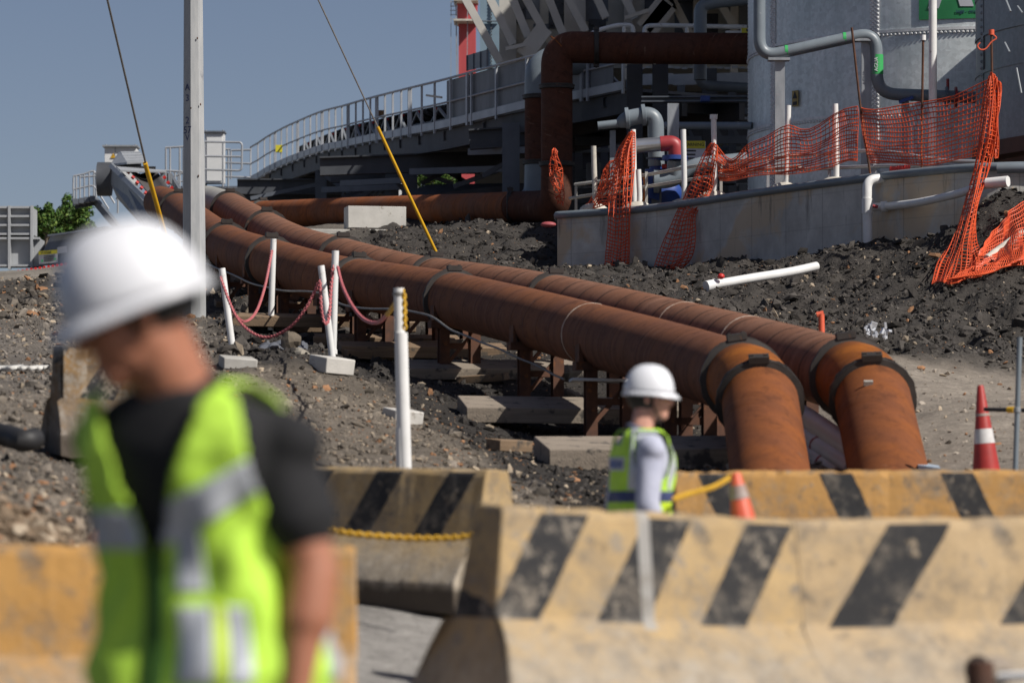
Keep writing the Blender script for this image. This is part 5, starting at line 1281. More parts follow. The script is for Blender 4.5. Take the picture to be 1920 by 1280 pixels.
net('safety_mesh', 'narrow orange mesh drape hanging down the wall left of the silver tube', [
    [WD_(1180,250,.45), WD_(1186,246,.5), WD_(1190,250,.6)],
    [WD_(1158,282,.5), WD_(1172,278,.35), WD_(1189,274,.5)],
    [WD_(1146,335,.3), WD_(1166,330,.1), WD_(1188,318,.3)],
    [WD_(1142,390,-.12), WD_(1164,392,-.22), WD_(1182,388,-.15)],
    [WD_(1140,440,-.2), WD_(1162,446,-.35), WD_(1181,440,-.2)],
    [WD_(1136,480,-.3), WD_(1158,486,-.5), WD_(1180,482,-.3)],
    [WD_(1134,518,-.4), WD_(1150,522,-.7), WD_(1178,516,-.4)]], 9, 40, .0135, wob=.022, seed=2)
net('safety_mesh', 'thin orange mesh wing trailing down left from the narrow drape to the railing', [
    [WD_(1186,256,.6), WD_(1160,290,.7), WD_(1130,318,.9)],
    [WD_(1176,300,.55), WD_(1150,330,.7), WD_(1122,352,.9)],
    [WD_(1160,345,.5), WD_(1135,360,.6), WD_(1108,374,.8)],
    [WD_(1150,385,.4), WD_(1122,387,.5), WD_(1092,392,.7)]], 11, 14, .013, wob=.03, seed=4)
net('safety_mesh', 'orange mesh sweeping down from the capped post and bulging over the wall', [
    [WD_(1330,272,.5), WD_(1338,268,.45), WD_(1346,276,.5)],
    [WD_(1314,300,.5), WD_(1326,302,.35), WD_(1342,312,.5)],
    [WD_(1298,335,.5), WD_(1314,342,.3), WD_(1336,350,.5)],
    [WD_(1282,368,.3), WD_(1300,376,.1), WD_(1322,382,.1)],
    [WD_(1266,400,-.1), WD_(1284,404,-.3), WD_(1304,402,-.15)],
    [WD_(1248,445,-.25), WD_(1274,446,-.5), WD_(1303,440,-.3)],
    [WD_(1234,482,-.35), WD_(1262,488,-.65), WD_(1298,474,-.4)],
    [WD_(1226,506,-.5), WD_(1250,516,-.8), WD_(1284,498,-.5)]], 10, 36, .0125, wob=.022, seed=6)
net('safety_mesh', 'long orange mesh panel strung from the capped post past the hazard label', [
    [WD_(1340,272,.55), WD_(1372,300,.55), WD_(1400,272,.55), WD_(1440,254,.55), WD_(1478,236,.6), WD_(1515,242,.6), WD_(1565,212,.6), WD_(1585,206,.55), WD_(1608,202,.6)],
    [WD_(1344,300,.5), WD_(1372,316,.5), WD_(1400,300,.5), WD_(1440,285,.45), WD_(1478,270,.55), WD_(1520,272,.5), WD_(1565,250,.6), WD_(1588,240,.5), WD_(1608,238,.6)],
    [WD_(1348,322,.5), WD_(1372,326,.5), WD_(1400,318,.5), WD_(1440,310,.45), WD_(1478,300,.55), WD_(1520,296,.5), WD_(1565,280,.6), WD_(1588,272,.5), WD_(1608,270,.6)],
    [WD_(1350,340,.5), WD_(1372,338,.5), WD_(1400,332,.5), WD_(1440,328,.45), WD_(1478,328,.55), WD_(1520,320,.5), WD_(1565,308,.6), WD_(1588,302,.5), WD_(1608,303,.6)]], 46, 15, .0115, wob=.022, hz_only=True, seed=8)
net('safety_mesh', 'taut orange mesh panel with level strands between the leaning rod and the hanging net', [
    [WD_(1612,202,.6), WD_(1640,206,.6), WD_(1680,200,.6), WD_(1730,190,.6), WD_(1790,180,.55), WD_(1852,150,.5)],
    [WD_(1616,238,.6), WD_(1650,240,.6), WD_(1690,240,.6), WD_(1740,232,.6), WD_(1790,222,.55), WD_(1845,205,.5)],
    [WD_(1622,275,.6), WD_(1650,280,.6), WD_(1690,280,.6), WD_(1740,276,.6), WD_(1790,264,.55), WD_(1838,252,.5)],
    [WD_(1632,306,.6), WD_(1660,304,.6), WD_(1700,308,.6), WD_(1740,309,.6), WD_(1790,300,.55), WD_(1832,292,.5)]], 40, 15, .0115, wob=.010, hz_only=True, seed=9)
D5 = 66.6
def Qg(x, y, up=.12): return P(x, y, place(x, y, up, 50, 80))
def Q5(x, y, f=0): return P(x, y, D5+f-(max(y-320,0))/210*3.6)
net('safety_mesh', 'gathered orange net hanging from the capped rod down onto the rocks', [
    [Q5(1856,142), Q5(1861,138,.05), Q5(1868,146)],
    [Q5(1847,190), Q5(1858,186,-.1), Q5(1872,195)],
    [Q5(1838,250), Q5(1852,245,-.15), Q5(1868,255)],
    [Q5(1824,320), Q5(1838,318,-.2), Q5(1858,312)],
    [Qg(1804,390,.3), Qg(1822,388,.4), Qg(1834,384,.3)],
    [Qg(1784,450,.18), Qg(1806,452,.3), Qg(1830,446,.2)],
    [Qg(1760,492,.12), Qg(1795,498,.2), Qg(1842,488,.12)],
    [Qg(1748,530,.08), Qg(1785,530,.12), Qg(1838,516,.08)]], 14, 54, .011, wob=.03, seed=11)
net('safety_mesh', 'loose frayed orange net strip hanging just right of the gathered net', [
    [Q5(1864,150), Q5(1870,152), Q5(1876,156)], [Q5(1862,200), Q5(1868,200), Q5(1874,205)], [Q5(1858,250), Q5(1864,252), Q5(1870,256)], [Q5(1856,290), Q5(1862,292), Q5(1868,296)]], 6, 26, .0125, wob=.04, seed=12)
net('safety_mesh', 'orange net spread across the rocks toward the right edge of the photo', [
    [Qg(1838,470), Qg(1870,425), Qg(1905,388), Qg(1960,345)],
    [Qg(1828,488), Qg(1872,462), Qg(1915,440), Qg(1965,420)],
    [Qg(1808,510), Qg(1866,488), Qg(1915,474), Qg(1970,466)],
    [Qg(1776,526), Qg(1850,512), Qg(1905,496), Qg(1975,490)]], 52, 22, .0105, wob=.03, seed=13)
t = thing('pipe_stub', 'dull white plastic pipe lying slanted under the spread orange net', 'pipe', tuple(Q5(1890,450,.4)))
MB().tube([Qg(1850,486,.04), Qg(1935,424,.04)], .07, 14).build('pipe_body', M['offwhite'], t)
t = net('safety_mesh', 'small scrunched tangle of orange mesh hanging in front of the dark riser', [
    [P(1035,282,84), P(1039,280,83.9), P(1042,284,84)], [P(1030,310,84), P(1040,306,83.8), P(1049,314,84)], [P(1032,335,84), P(1044,332,83.8), P(1054,338,84)], [P(1044,360,84), P(1050,358,83.8), P(1058,364,84)], [P(1046,380,84), P(1052,380,83.8), P(1056,384,84)]], 5, 16, .010, wob=.07, seed=14)
tag(MB().ell(P(1019,421,78.4)+Vector((.1,0,0)), (.16,.1,.06)).build('faded_float', mk('faded_red_plastic', (.42,.09,.1), None, 5), None), 'faded red plastic float by the left end of the bund wall', 'float')

# ------------------------------------------------------------------ grey pole, guy wires
DPo = 62
b0 = P(364, 700, DPo); gz0 = gx(b0.x, b0.y)
t = thing('utility_pole', 'tall pale grey eight sided utility pole with blue stencilled numbers', 'pole', (b0.x, b0.y, gz0))
bm = MB(); rb, rt_ = .178, .128; zt = P(0,-160,DPo).z; cx0 = b0.x; spin = R(34)
vs = []
for z, r, dx in ((gz0-.2, .20, 0), (P(0,470,DPo).z, .19, 0), (P(0,0,DPo).z, .158, P(362.3,0,DPo).x-cx0), (zt, .146, P(361.8,0,DPo).x-cx0)):
    for k in range(8): a = spin+k*PI/4; vs.append(Vector((cx0+dx+r*math.sin(a), b0.y-r*math.cos(a), z)))
bm.add(vs, [(i*8+k, i*8+(k+1) % 8, (i+1)*8+(k+1) % 8, (i+1)*8+k) for i in range(3) for k in range(8)]+[tuple(range(24,32))])
M['pole'] = mk('pole_concrete_grey', (.43,.44,.44), (.33,.345,.355), 3, .55, spot=(.24,.25,.27), sscale=2.2, sth=.62, stretch=(4,4,.7))
bm.build('pole_shaft', M['pole'], t, False, angle=.2)
for tx, y, s in (('A',166,.15), ('3',186,.15), ('2',228,.16), ('57',246,.165), ('V',260,.14)):
    # lettering lies on the left facet
    z = P(0,y,DPo).z; r = .1725*math.cos(PI/8)+.004; a = spin-PI/4-PI/8-.0+PI/4*0
    a = spin-PI/8-PI/4
    f = min(range(8), key=lambda k: abs(((spin+PI/8+k*PI/4)-R(360-52)+PI) % (2*PI)-PI)); a = spin+PI/8+f*PI/4
    n = Vector((math.sin(a), -math.cos(a), 0)); x = Vector((-n.y, n.x, 0))
    if x.x < 0 and False: x = -x
    cx = cx0+(P(363,y,DPo).x-cx0)
    put_text('stencil_mark', tx, s, Vector((cx, b0.y, z))+n*r, x, (0,0,1), M['blue_ink'], t, .001)
for y, xx in ((203,358),(196,376),(72,370),(330,372)): MB().ell(P(xx,y,DPo-.162), (.012,.01,.02)).build('pole_hole', M['rust_dark'], t)
def guy(label, a, m, b, D1, D2, D3, rw, rg):
    pa, pm, pb = P(*a, D1), P(*m, D2), P(*b, D3)
    t = thing('guy_wire', label, 'guy wire', tuple(pb), 'guy wires with yellow guards')
    far = pm+(pa-pm)*1.6
    MB().tube([far, pa, pm.lerp(pb,.1)], rw, 8).build('wire', M['cable'], t); MB().tube([pm, pm.lerp(pb,.5)+Vector((0,0,-.01)), pb], rg, 12).build('yellow_guard', M['yellow'], t)
guy('guy wire with a thick yellow guard coming down behind the near man helmet', (199,-10), (272,306), (330,510), 52, 54, 55.5, .016, .034)
guy('guy wire whose thin yellow guard ends in the dark rocks behind the pipelines', (592,-10), (708,238), (824,486), 70, 71, 72, .014, .030)

# ------------------------------------------------------------------ white posts, footings and plastic chains
def wpost(label, top, bot, D, r, extra=None):
    a, b = P(*top, D), P(*bot, D)
    t = thing('chain_post', label, 'post', tuple(b), 'white posts carrying the plastic chains')
    MB().tube([b-(a-b).normalized()*.12, b, a], r, 18).build('post_tube', M['white'], t)
    if extra: extra(t, a, b)
    return t
wpost('leaning white post nearest the man, at the left end of the chains', (416,503), (438,668), 51.5, .046)
wpost('upright white post behind the chains, furthest left of the pipe coupling', (513,448), (508,604), 58.5, .046)
wpost('leaning white post crossing in front of the upright one above the footing block', (602,498), (623,668), 50.0, .045)
wpost('upright white post standing in the footing block beside its leaning twin', (629,470), (624,672), 50.4, .047, lambda t, a, b: MB().tube([b, b+Vector((0,0,.12))], .06, 18).build('post_socket', M['white'], t))
def sleeve(t, a, b):
    MB().tube([a*.28+b*.72*1.0+Vector((.005,0,0)), b], .058, 18).build('post_sleeve', M['white'], t)
    lo = a.lerp(b, .23)
    MB().tube([lo+Vector((.012,-.01,0)), b+Vector((.03,-.01,-.1))], .056, 18).build('post_sleeve', M['white'], t)
    MB().ring(a+Vector((0,0,-.05)), Vector((0,0,1)), .045, .055, .03).build('wire_tie', M['cable'], t)
wpost('thick white post with a wider lower sleeve standing behind the striped barrier', (748,540), (755,905), 33.2, .046, sleeve)
def footing(px, py, D, w_, h, rz, label, m='conc_block'):
    t = MB().box((0,0,0), (w_,w_*.9,h)).build('footing_block', M[m], None, True, True, .012); D = place(px, py, h*.30, 28, D+5); t.location = P(px, py, D); t.rotation_euler = Euler((R(6),R(random.uniform(-2,2)),0)).to_matrix().to_4x4().to_euler() if False else (R(8),R(3),rz)
    tag(t, label, 'footing block', 'concrete footings of the white posts')
footing(622, 684, 50.2, .44, .20, R(38), 'square concrete footing block holding the crossed pair of white posts')
footing(755, 781, 42, .36, .16, R(30), 'pale concrete block on the gravel behind the sleeved white post')
footing(508, 606, 58.6, .42, .17, R(20), 'concrete footing block under the upright left post, against a sleeper', 'conc')
footing(446, 680, 51.6, .42, .14, R(15), 'tilted concrete footing block under the leaning left post', 'conc')
def chain(label, pts, mats, link=.052, wire=.0105, split=None):
    """plastic chain: oval links turned alternately"""
    c = resample(crom([p for p in pts], 14), link*.72)
    bms = [MB() for _ in mats]
    for i in range(len(c)-1):
        d = (c[i+1]-c[i]).normalized(); u = d.cross(Vector((0,1,0))).normalized(); v = d.cross(u)
        s = u if i % 2 else v; m = (c[i]+c[i+1])/2
        k = 0 if split is None or i/len(c) < split else 1
        bms[k].tube([m+d*(link*.62*math.cos(a))+s*(link*.36*math.sin(a)) for a in np.linspace(0, 2*PI, 10)[:-1]], wire, 5, closed=True)
    b0 = bms[0].build('plastic_chain', M[mats[0]], None)
    tag(b0, label, 'chain', 'plastic chains between the white posts')
    for b, m in zip(bms[1:], mats[1:]):
        if b.v: WO[b0.name] = Vector((0,0,0)); b.build('chain_length', M[m], b0)
    return b0
chain('pink chain hanging from the leaning left post to the upright post behind', [P(414,520,51.4),P(432,575,53),P(455,602,54.5),P(478,588,56),P(496,540,57.5),P(510,470,58.4)], ['chain_red'], .042, .0085)
chain('long pink chain drooping from the leaning left post to the crossed posts', [P(414,522,51.2),P(440,588,50.8),P(470,622,50.5),P(505,632,50.3),P(545,612,50),P(576,574,49.9),P(600,524,49.9)], ['chain_red'], .042, .0085)
chain('short pink chain loop hanging between the two crossed white posts', [P(600,526,49.85),P(602,570,49.8),P(606,598,49.8),P(611,607,49.8),P(617,595,49.9),P(621,540,50.1),P(625,498,50.2)], ['chain_red'], .042, .0085)
chain('pink chain turning yellow as it rises to the sleeved white post', [P(633,500,50.2),P(642,535,48),P(660,572,45.5),P(682,598,43),P(706,605,40),P(724,592,37),P(743,566,33.4)], ['chain_red', 'chain_yellow'], .042, .008, .80)
chain('yellow chain end hanging straight down the side of the sleeved post', [P(757,545,33.0),P(758.5,580,33.0),P(759,622,33.0)], ['chain_yellow'], .045, .0095)
# yellow rope-chain in front of the rear barriers
chain('yellow chain strung in front of the rear left striped barrier', [P(615,992,23.2),P(660,1000,23.1),P(740,1007,23.05),P(800,1009,23),P(860,1007,22.9),P(905,998,22.8)], ['chain_yellow'], .042, .0075)
chain('yellow chain rising to the orange cone in front of the rear right barrier', [P(1262,936,20.2),P(1290,926,20.6),P(1330,915,20.9),P(1350,906,21.1),P(1376,890,21.4)], ['chain_yellow'], .032, .0055)

# ------------------------------------------------------------------ concrete barriers
PROF = [(.395,0),(.405,.185),(.39,.215),(.30,.345),(.205,.445),(.185,.475),(.118,.87),(.095,.905)]
def barrier(label, a, b, D1, D2, mat, h=.92, group=None, seed=0, batter=0.0, drop=0.0, dent=1.0):
    A, B = P(*a, D1), P(*b, D2); d = B-A; L = Vector((d.x,d.y,0)).length; rz = math.atan2(d.y, d.x); s = h/.905
    # A and B are the ends of the top front edge
    nx_ = Vector((math.sin(rz), -math.cos(rz), 0))
    org = A-nx_*.095*s
    rr = random.Random(seed); bm = MB(); n = max(6, int(L/.05)); pr = PROF+[(-x, z) for x, z in PROF[::-1]]
    m = len(pr); ramp_ = (B.z-A.z)/L
    vs = []
    for i in range(n+1):
        x = L*i/n; e = min(i, n-i)
        for k, (y, z) in enumerate(pr):
            j = .006*dent
            chip = (rr.random()**6)*.05*dent if (e == 0 or k in (6,7,8,9,1,2)) else 0
            vs.append(Vector((x+rr.uniform(-j,j)+((.012+chip*.5-batter*max(0, 1-z/.9)**1.3) if i == 0 else 0)-(.012+chip*.5 if i == n else 0), -y*s*(1-chip*.6)+rr.uniform(-j,j)*.5, z*s-(chip*.5 if z > .5 else 0)+rr.uniform(-j,j)*.6)))
    fs = [(i*m+k, (i+1)*m+k, (i+1)*m+(k+1) % m, i*m+(k+1) % m) for i in range(n) for k in range(m)]
    fs += [tuple(range(m)), tuple(range(n*m+m-1, n*m-1, -1))]
    bm.add(vs, fs)
    o = bm.build('concrete_barrier', mat, None, True, True, .012, .22)
    o.location = org-Vector((0,0,h+drop)); o.rotation_euler = (0, -math.atan(ramp_), rz)
    tag(o, label, 'barrier', group or 'concrete barriers along the road'); return o, L
CR1, CR2 = (.49,.345,.17), (.39,.275,.14)
YE1, YE2 = (.52,.29,.095), (.43,.23,.07)
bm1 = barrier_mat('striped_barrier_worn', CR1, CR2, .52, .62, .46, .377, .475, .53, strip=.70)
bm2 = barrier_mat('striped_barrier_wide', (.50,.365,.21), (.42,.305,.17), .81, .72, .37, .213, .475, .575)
bm3 = barrier_mat('striped_barrier_rear', (.46,.33,.17), (.38,.26,.12), .625, .58, .38, .07, .46, .58, base_dark=.95, ztop=.88)
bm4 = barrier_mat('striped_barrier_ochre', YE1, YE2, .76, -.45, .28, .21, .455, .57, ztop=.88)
bm5 = barrier_mat('plain_ochre_barrier', (.52,.285,.085), (.44,.235,.065), 1, 0, 0, 0, .455, .66, stripes=False, base_dark=.5)
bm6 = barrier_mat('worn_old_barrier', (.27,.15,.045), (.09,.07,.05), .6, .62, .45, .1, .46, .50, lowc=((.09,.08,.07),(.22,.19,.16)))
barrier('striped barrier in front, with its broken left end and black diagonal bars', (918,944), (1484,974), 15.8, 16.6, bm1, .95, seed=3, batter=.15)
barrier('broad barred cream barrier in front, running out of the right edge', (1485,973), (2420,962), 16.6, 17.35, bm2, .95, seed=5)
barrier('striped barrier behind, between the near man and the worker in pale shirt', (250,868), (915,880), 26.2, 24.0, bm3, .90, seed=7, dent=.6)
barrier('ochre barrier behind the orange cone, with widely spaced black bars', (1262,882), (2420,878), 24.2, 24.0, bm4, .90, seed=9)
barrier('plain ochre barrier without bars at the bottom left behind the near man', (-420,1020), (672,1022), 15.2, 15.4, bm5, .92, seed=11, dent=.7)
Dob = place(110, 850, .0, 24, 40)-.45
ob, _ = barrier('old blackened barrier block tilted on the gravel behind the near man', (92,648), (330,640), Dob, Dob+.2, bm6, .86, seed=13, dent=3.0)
ob.rotation_euler = (R(3), R(2.5), ob.rotation_euler.z+.14)
t = thing('painted_line', 'strip of white paint or spilled cement on the ground left of the blackened block', 'ground marking', (0,0,0))
pts = [onground(x, D) for x, D in ((-60,43.5),(20,43.2),(60,43.3),(88,43.6))]
bm = MB(); 
cc_ = crom(pts, 6); vs = []
for i, p in enumerate(cc_):
    x_ = p.x/p.y*F+960
    for e in (-.12, .12): vs.append(Vector((p.x, p.y+e*2.2*(1+.3*math.sin(i*2.1)), float(bumpz(np.array([x_]), np.array([p.y+e*2.2]))[0])+.035)))
bm.add(vs, [(2*i, 2*i+2, 2*i+3, 2*i+1) for i in range(len(cc_)-1)]); o = bm.build('line_strip', M['asphalt_edge'], t); so = o.modifiers.new('thick','SOLIDIFY'); so.thickness = .05; so.offset = 1
# hose by the old block
tag(MB().tube(crom([P(-20,810,29.2),P(20,818,29.0),P(44,826,28.8),P(66,822,28.9)], 5), .085, 14).build('rubber_hose', M['rubber'], None), 'thick black hose end beside the foot of the blackened block', 'hose')
# bracket in the bottom right corner, before the front barrier
t = thing('pipe_fitting', 'rusty brown pipe fitting with a pale rod in the bottom right corner', 'fitting', tuple(P(1860,1290,14.6)))
MB().tube([P(1838,1300,14.4), P(1838,1240,14.4)], .05, 18).build('fitting_post', M['rust_dark'], t)
MB().tube([P(1832,1255,14.45), P(1876,1258,14.6)], .055, 18).build('fitting_barrel', M['wood_grey'], t)
MB().tube([P(1872,1268,14.4), P(1990,1262,14.3)], .016, 12).build('pale_rod', M['white'], t)
# ------------------------------------------------------------------ cones
def cone(label, px, ytop, yb, D, w, mat, bands, tilt=0.0, ybase=None):
    top, bot = P(px, ytop, D), P(px+tilt, yb, D); h = (top-bot).length
    t = thing('traffic_cone', label, 'traffic cone', tuple(bot), 'traffic cones')
    Mx = (top-bot).to_track_quat('Z','Y').to_matrix().to_4x4(); Mx.translation = bot
    r0, r1 = w, w*.24
    MB().lathe([(r0,0.03),(r0*.985,.05),(r1,h*.985),(r1*.8,h)], 28, Mx).build('cone_body', mat, t)
    for a, b, m in bands:
        f = lambda u: r0+(r1-r0)*u+.004
        MB().lathe([(f(a),h*a),(f(b),h*b)], 28, Mx).build('cone_band', m, t)
    bm = MB(); bm.box(Mx @ Vector((0,0,.015)), (w*2.7,w*2.7,.04), Mx.to_3x3()); bm.build('cone_base', M['rubber'] if mat is M['orange_fade'] else mat, t, False)
M['cone_grey'] = mk('scuffed_grey_band', (.42,.36,.33), (.3,.2,.16), 14, .6)
M['cone_red'] = mk('red_cone_plastic', (.42,.035,.028), (.32,.028,.024), 6, .5, spot=(.2,.12,.09), sscale=7, sth=.66)
M['cone_band'] = mk('scuffed_cone_band', (.72,.72,.72), (.5,.48,.46), 9, .5)
cone('slim orange cone with a scuffed grey band between front and rear barriers', 1379, 886, 1090, 20.6, .115, M['orange_fade'], [(.76,.885,M['cone_grey'])], 34)
cone('red traffic cone with a white band on the dirt at the right', 1838, 722, 892, 35.2, .128, M['cone_red'], [(.36,.52,M['cone_band']),(.66,.69,M['cone_grey'])], 12)
t = thing('slim_post', 'slim grey steel post at the right edge next to the red cone', 'post', tuple(P(1903,900,34.5)))
MB().tube([P(1903,900,34.5), P(1912,632,34.5)], .024, 12).build('post_tube', M['grey_pipe'], t); MB().ring(P(1907,768,34.5), Vector((0,0,1)), .02, .034, .05).build('post_clip', M['galv'], t)
t = thing('barrier_bar', 'black bar with a yellow sleeve between the red cone and the slim post', 'bar', tuple(P(1880,768,34.8)))
MB().tube([P(1846,767,34.9), P(1960,770,34.5)], .019, 10).build('bar_tube', M['rubber'], t); MB().tube([P(1890,768,34.75), P(1902,768,34.7)], .028, 12).build('yellow_sleeve', M['yellow'], t)
tag(MB().hull([P(1722,880,35.5),P(1768,884,35.2),P(1765,880,36.4),P(1716,872,36.6),P(1722,872,35.5),P(1764,878,35.2),P(1760,872,36.4),P(1718,866,36.6)]).build('tarp_scrap', M['pale_blue'], None), 'pale blue tarpaulin scrap just above the ochre barrier', 'tarpaulin')

# timber offcuts and dunnage lying on the ground beside the supports
for (px, py, L, w_, h_, rz, lb) in ((700,668,.9,.16,.12,.5,'short timber offcut on the dark ground just left of the thick sleeved white post'),(905,712,.7,.2,.1,-.4,'small timber offcut on the dark ground between two sleeper slabs'),(1215,838,1.0,.25,.12,.2,'timber offcut on the gravel right of the worker in the pale shirt'),(815,650,1.1,.14,.14,.15,'square timber lying in shade under the pipe right of the widest coupling'),(955,838,.55,.2,.12,.9,'split timber offcut on the dark ground left of the nearest sleeper slab')):
    D = place(px, py, .05, 28, 70); t = MB().box((0,0,0), (L,w_,h_)).build('timber_offcut', M['wood'], None, True, True, .01)
    t.location = P(px, py, D)+Vector((0,0,.02)); t.rotation_euler = (R(6), R(random.uniform(-4,4)), rz); tag(t, lb, 'timber', 'timber offcuts on the spoil')
# ------------------------------------------------------------------ people
def remesh(o, vox, it=6, fac=.5):
    m = o.modifiers.new('remesh', 'REMESH'); m.mode = 'VOXEL'; m.voxel_size = vox; m.use_smooth_shade = True
    s = o.modifiers.new('smooth', 'SMOOTH'); s.iterations = it; s.factor = fac
TOR = [(.80,.135,.12,.0),(.88,.175,.125,.0),(.98,.165,.12,.0),(1.08,.16,.115,-.004),(1.18,.172,.122,-.008),(1.27,.188,.128,-.008),(1.34,.198,.122,-.002),(1.385,.196,.108,.006),(1.42,.172,.092,.012),(1.445,.128,.078,.016),(1.462,.085,.068,.016),(1.475,.066,.062,.012)]
def tor(th, z, lean, grow=0.0, hunch=0.0):
    """point of the torso skin: th 0 is the front, pi/2 the person's left"""
    zs = [q[0] for q in TOR]; a = np.interp(z, zs, [q[1] for q in TOR])+grow; b = np.interp(z, zs, [q[2] for q in TOR])+grow; oy = np.interp(z, zs, [q[3] for q in TOR])
    c, s = math.cos(th), math.sin(th); e = 2/2.5
    x = a*math.copysign(abs(s)**e, s); y = -b*math.copysign(abs(c)**e, c)+oy
    f = max(0, z-.95)
    return Vector((x, y-lean*f-hunch*f*f, z+(grow*.8 if z > 1.40 else 0)))
def person(label, loc, rz, sc, lean, hunch, head_pos, head_yaw, head_pitch, arms, legs, skin, style):
    t = thing('person', label, 'person', loc); t.rotation_euler = (0,0,rz); t.scale = (sc*style.get('wide',1.0), sc*style.get('wide',1.0), sc)
    L = dict(local=True)
    sp = lambda z, y=0.0: Vector((0, y-lean*max(0,z-.95)-hunch*max(0,z-.95)**2, z))
    b = MB()
    for z0, z1 in zip(TOR[:-1], TOR[1:]): pass
    vs = []; nz = len(TOR); n = 24
    for q in TOR: vs += [tor(2*PI*k/n, q[0], lean, -.008, hunch) for k in range(n)]
    b.add(vs, [(i*n+k, i*n+(k+1) % n, (i+1)*n+(k+1) % n, (i+1)*n+k) for i in range(nz-1) for k in range(n)]+[tuple(range(n-1,-1,-1)), tuple(range((nz-1)*n, nz*n))])
    H = Matrix.Translation(Vector(head_pos)) @ Matrix.Rotation(head_yaw, 4, 'Z') @ Matrix.Rotation(head_pitch, 4, 'X') @ Matrix.Scale(style.get('head',1.0), 4)
    def hp(x, y, z): return H @ Vector((x, y, z))
    H3 = H.to_3x3().normalized()
    nb = sp(1.44, .012)
    nk = style.get('neck', 1.0); b.cap(nb, hp(0,.012,.02), .064*nk, .056*nk); b.cap(nb+Vector((0,.02,0)), hp(0,.03,.06), .058*nk, .055*nk)
    b.ell(hp(0,.012,.105), (.076,.098,.098), H3); b.ell(hp(0,-.034,.035), (.061,.064,.084), H3); b.ell(hp(0,-.062,-.032), (.036,.030,.028), H3)
    b.ell(hp(0,-.020,-.01), (.056,.052,.045), H3)
    b.cap(hp(0,-.088,.075), hp(0,-.108,.037), .011, .0155); b.ell(hp(0,-.078,.092), (.052,.020,.014), H3)
    for s in (-1,1):
        b.ell(hp(s*.013,-.098,.034), (.010,.011,.009), H3); b.ell(hp(s*.040,-.062,.045), (.022,.022,.024), H3)
        b.ell(hp(s*.076,.012,.055), (.011,.021,.034), H3)
    b.ell(hp(0,-.089,.004), (.025,.011,.006), H3); b.ell(hp(0,-.086,-.008), (.023,.012,.007), H3)
    for s, (sh, el, wr_) in arms.items():
        sh, el, wr_ = Vector(sh), Vector(el), Vector(wr_)
        ak = style.get('arm', 1.0); b.cap(sh, el, .052*ak, .042*ak); b.cap(el, wr_, .043*ak, .027*ak**.5); b.cap(el, el.lerp(wr_, .4), .043*ak, .044*ak)
        d = (wr_-el).normalized(); side = d.cross(Vector((0,1,0))).normalized(); fw = side.cross(d)
        if fw.y > 0: fw = -fw
        pc = wr_+d*.05
        b.cap(wr_, wr_+d*.075+fw*.0, .026, .030); b.ell(wr_+d*.055, (.022,.040,.045), Matrix((side, fw, d)).transposed())
        for k, (o_, ln) in enumerate(((.030,.066),(.011,.076),(-.009,.070),(-.028,.055))):
            k0 = wr_+d*.090+fw*o_; inn = -side*(1 if k0.x > 0 else -1)
            inn = Vector((-math.copysign(1, sh.x),0,0)); inn = (inn-d*inn.dot(d)).normalized()
            k1 = k0+d*ln*.48+inn*.008; k2 = k1+(d*.85+inn*.5)*ln*.36; k3 = k2+(d*.5+inn*.85)*ln*.28
            b.cap(k0, k1, .0092, .0086); b.cap(k1, k2, .0086, .008); b.cap(k2, k3, .008, .007)
        t0 = wr_+d*.025+fw*.026; t1 = t0+(d*.6+fw*.75)*.042; t2_ = t1+(d*.92+fw*.2)*.03; b.cap(t0, t1, .0125, .0105); b.cap(t1, t2_, .0105, .008)
    for s, (hip, kn, an) in legs.items():
        b.cap(hip, kn, .082, .055); b.cap(kn, an, .056, .036); an = Vector(an); b.cap(an-Vector((0,-.02,.03)), an+Vector((0,-.14,-.045)), .034, .028)
    body = b.build('body', skin, t, True, **L); remesh(body, .007, 7, .5)
    for s in (-1,1):
        e = MB(); e.ell(hp(s*.031,-.081,.068), (.0115,.0115,.0115), None, 12, 8); e.build('eye', M['sign_white'], t, **L)
        e = MB(); e.ell(hp(s*.0315,-.0905,.067), (.0055,.0035,.0055), H3, 10, 6); e.build('iris', M['ink'], t, **L)
        e = MB(); e.cap(hp(s*.016,-.098,.086), hp(s*.048,-.083,.088), .0045, .003); e.build('eyebrow', M['hair'], t, **L)
    # hair below the helmet
    h = MB(); h.ell(hp(0,.034,.080), (.085,.106,.105), H3, 24, 16)
    hv = []
    Hi = H.inverted()
    for v in h.v:
        q = Hi @ v
        if q.y < -.02 and q.z < .12: q.y = max(q.y, -.02); q.x *= .93
        if q.z < style['hairz']: q.z = style['hairz']
        hv.append(H @ q)
    h.v = hv; h.build('hair', M['hair'], t, **L)
    # trousers, boots
    tr = MB()
    for s, (hip, kn, an) in legs.items(): tr.cap(Vector(hip)+Vector((0,0,.02)), kn, .098, .075); tr.cap(kn, Vector(an)+Vector((0,0,.03)), .076, .062)
    tr.ell((0,0,.90), (.175,.132,.12)); o = tr.build('trousers', M['trousers'], t, **L); remesh(o, .014, 6)
    for s, (hip, kn, an) in legs.items():
        bo = MB(); an = Vector(an); bo.cap(an+Vector((0,0,.06)), an-Vector((0,0,.03)), .052, .054); bo.cap(an-Vector((0,-.03,.04)), an+Vector((0,-.15,-.045)), .046, .040); bo.box(an+Vector((0,-.06,-.085)), (.095,.29,.03)); o = bo.build('boot', M['boot'], t, **L); remesh(o, .010, 4)
    # shirt with sleeves
    sh_ = MB(); vs = []; zs = [q for q in np.linspace(.90, style.get('collar_z',1.468), 26)]; n = 40
    for z in zs: vs += [tor(2*PI*k/n, z, lean, .010, hunch) for k in range(n)]
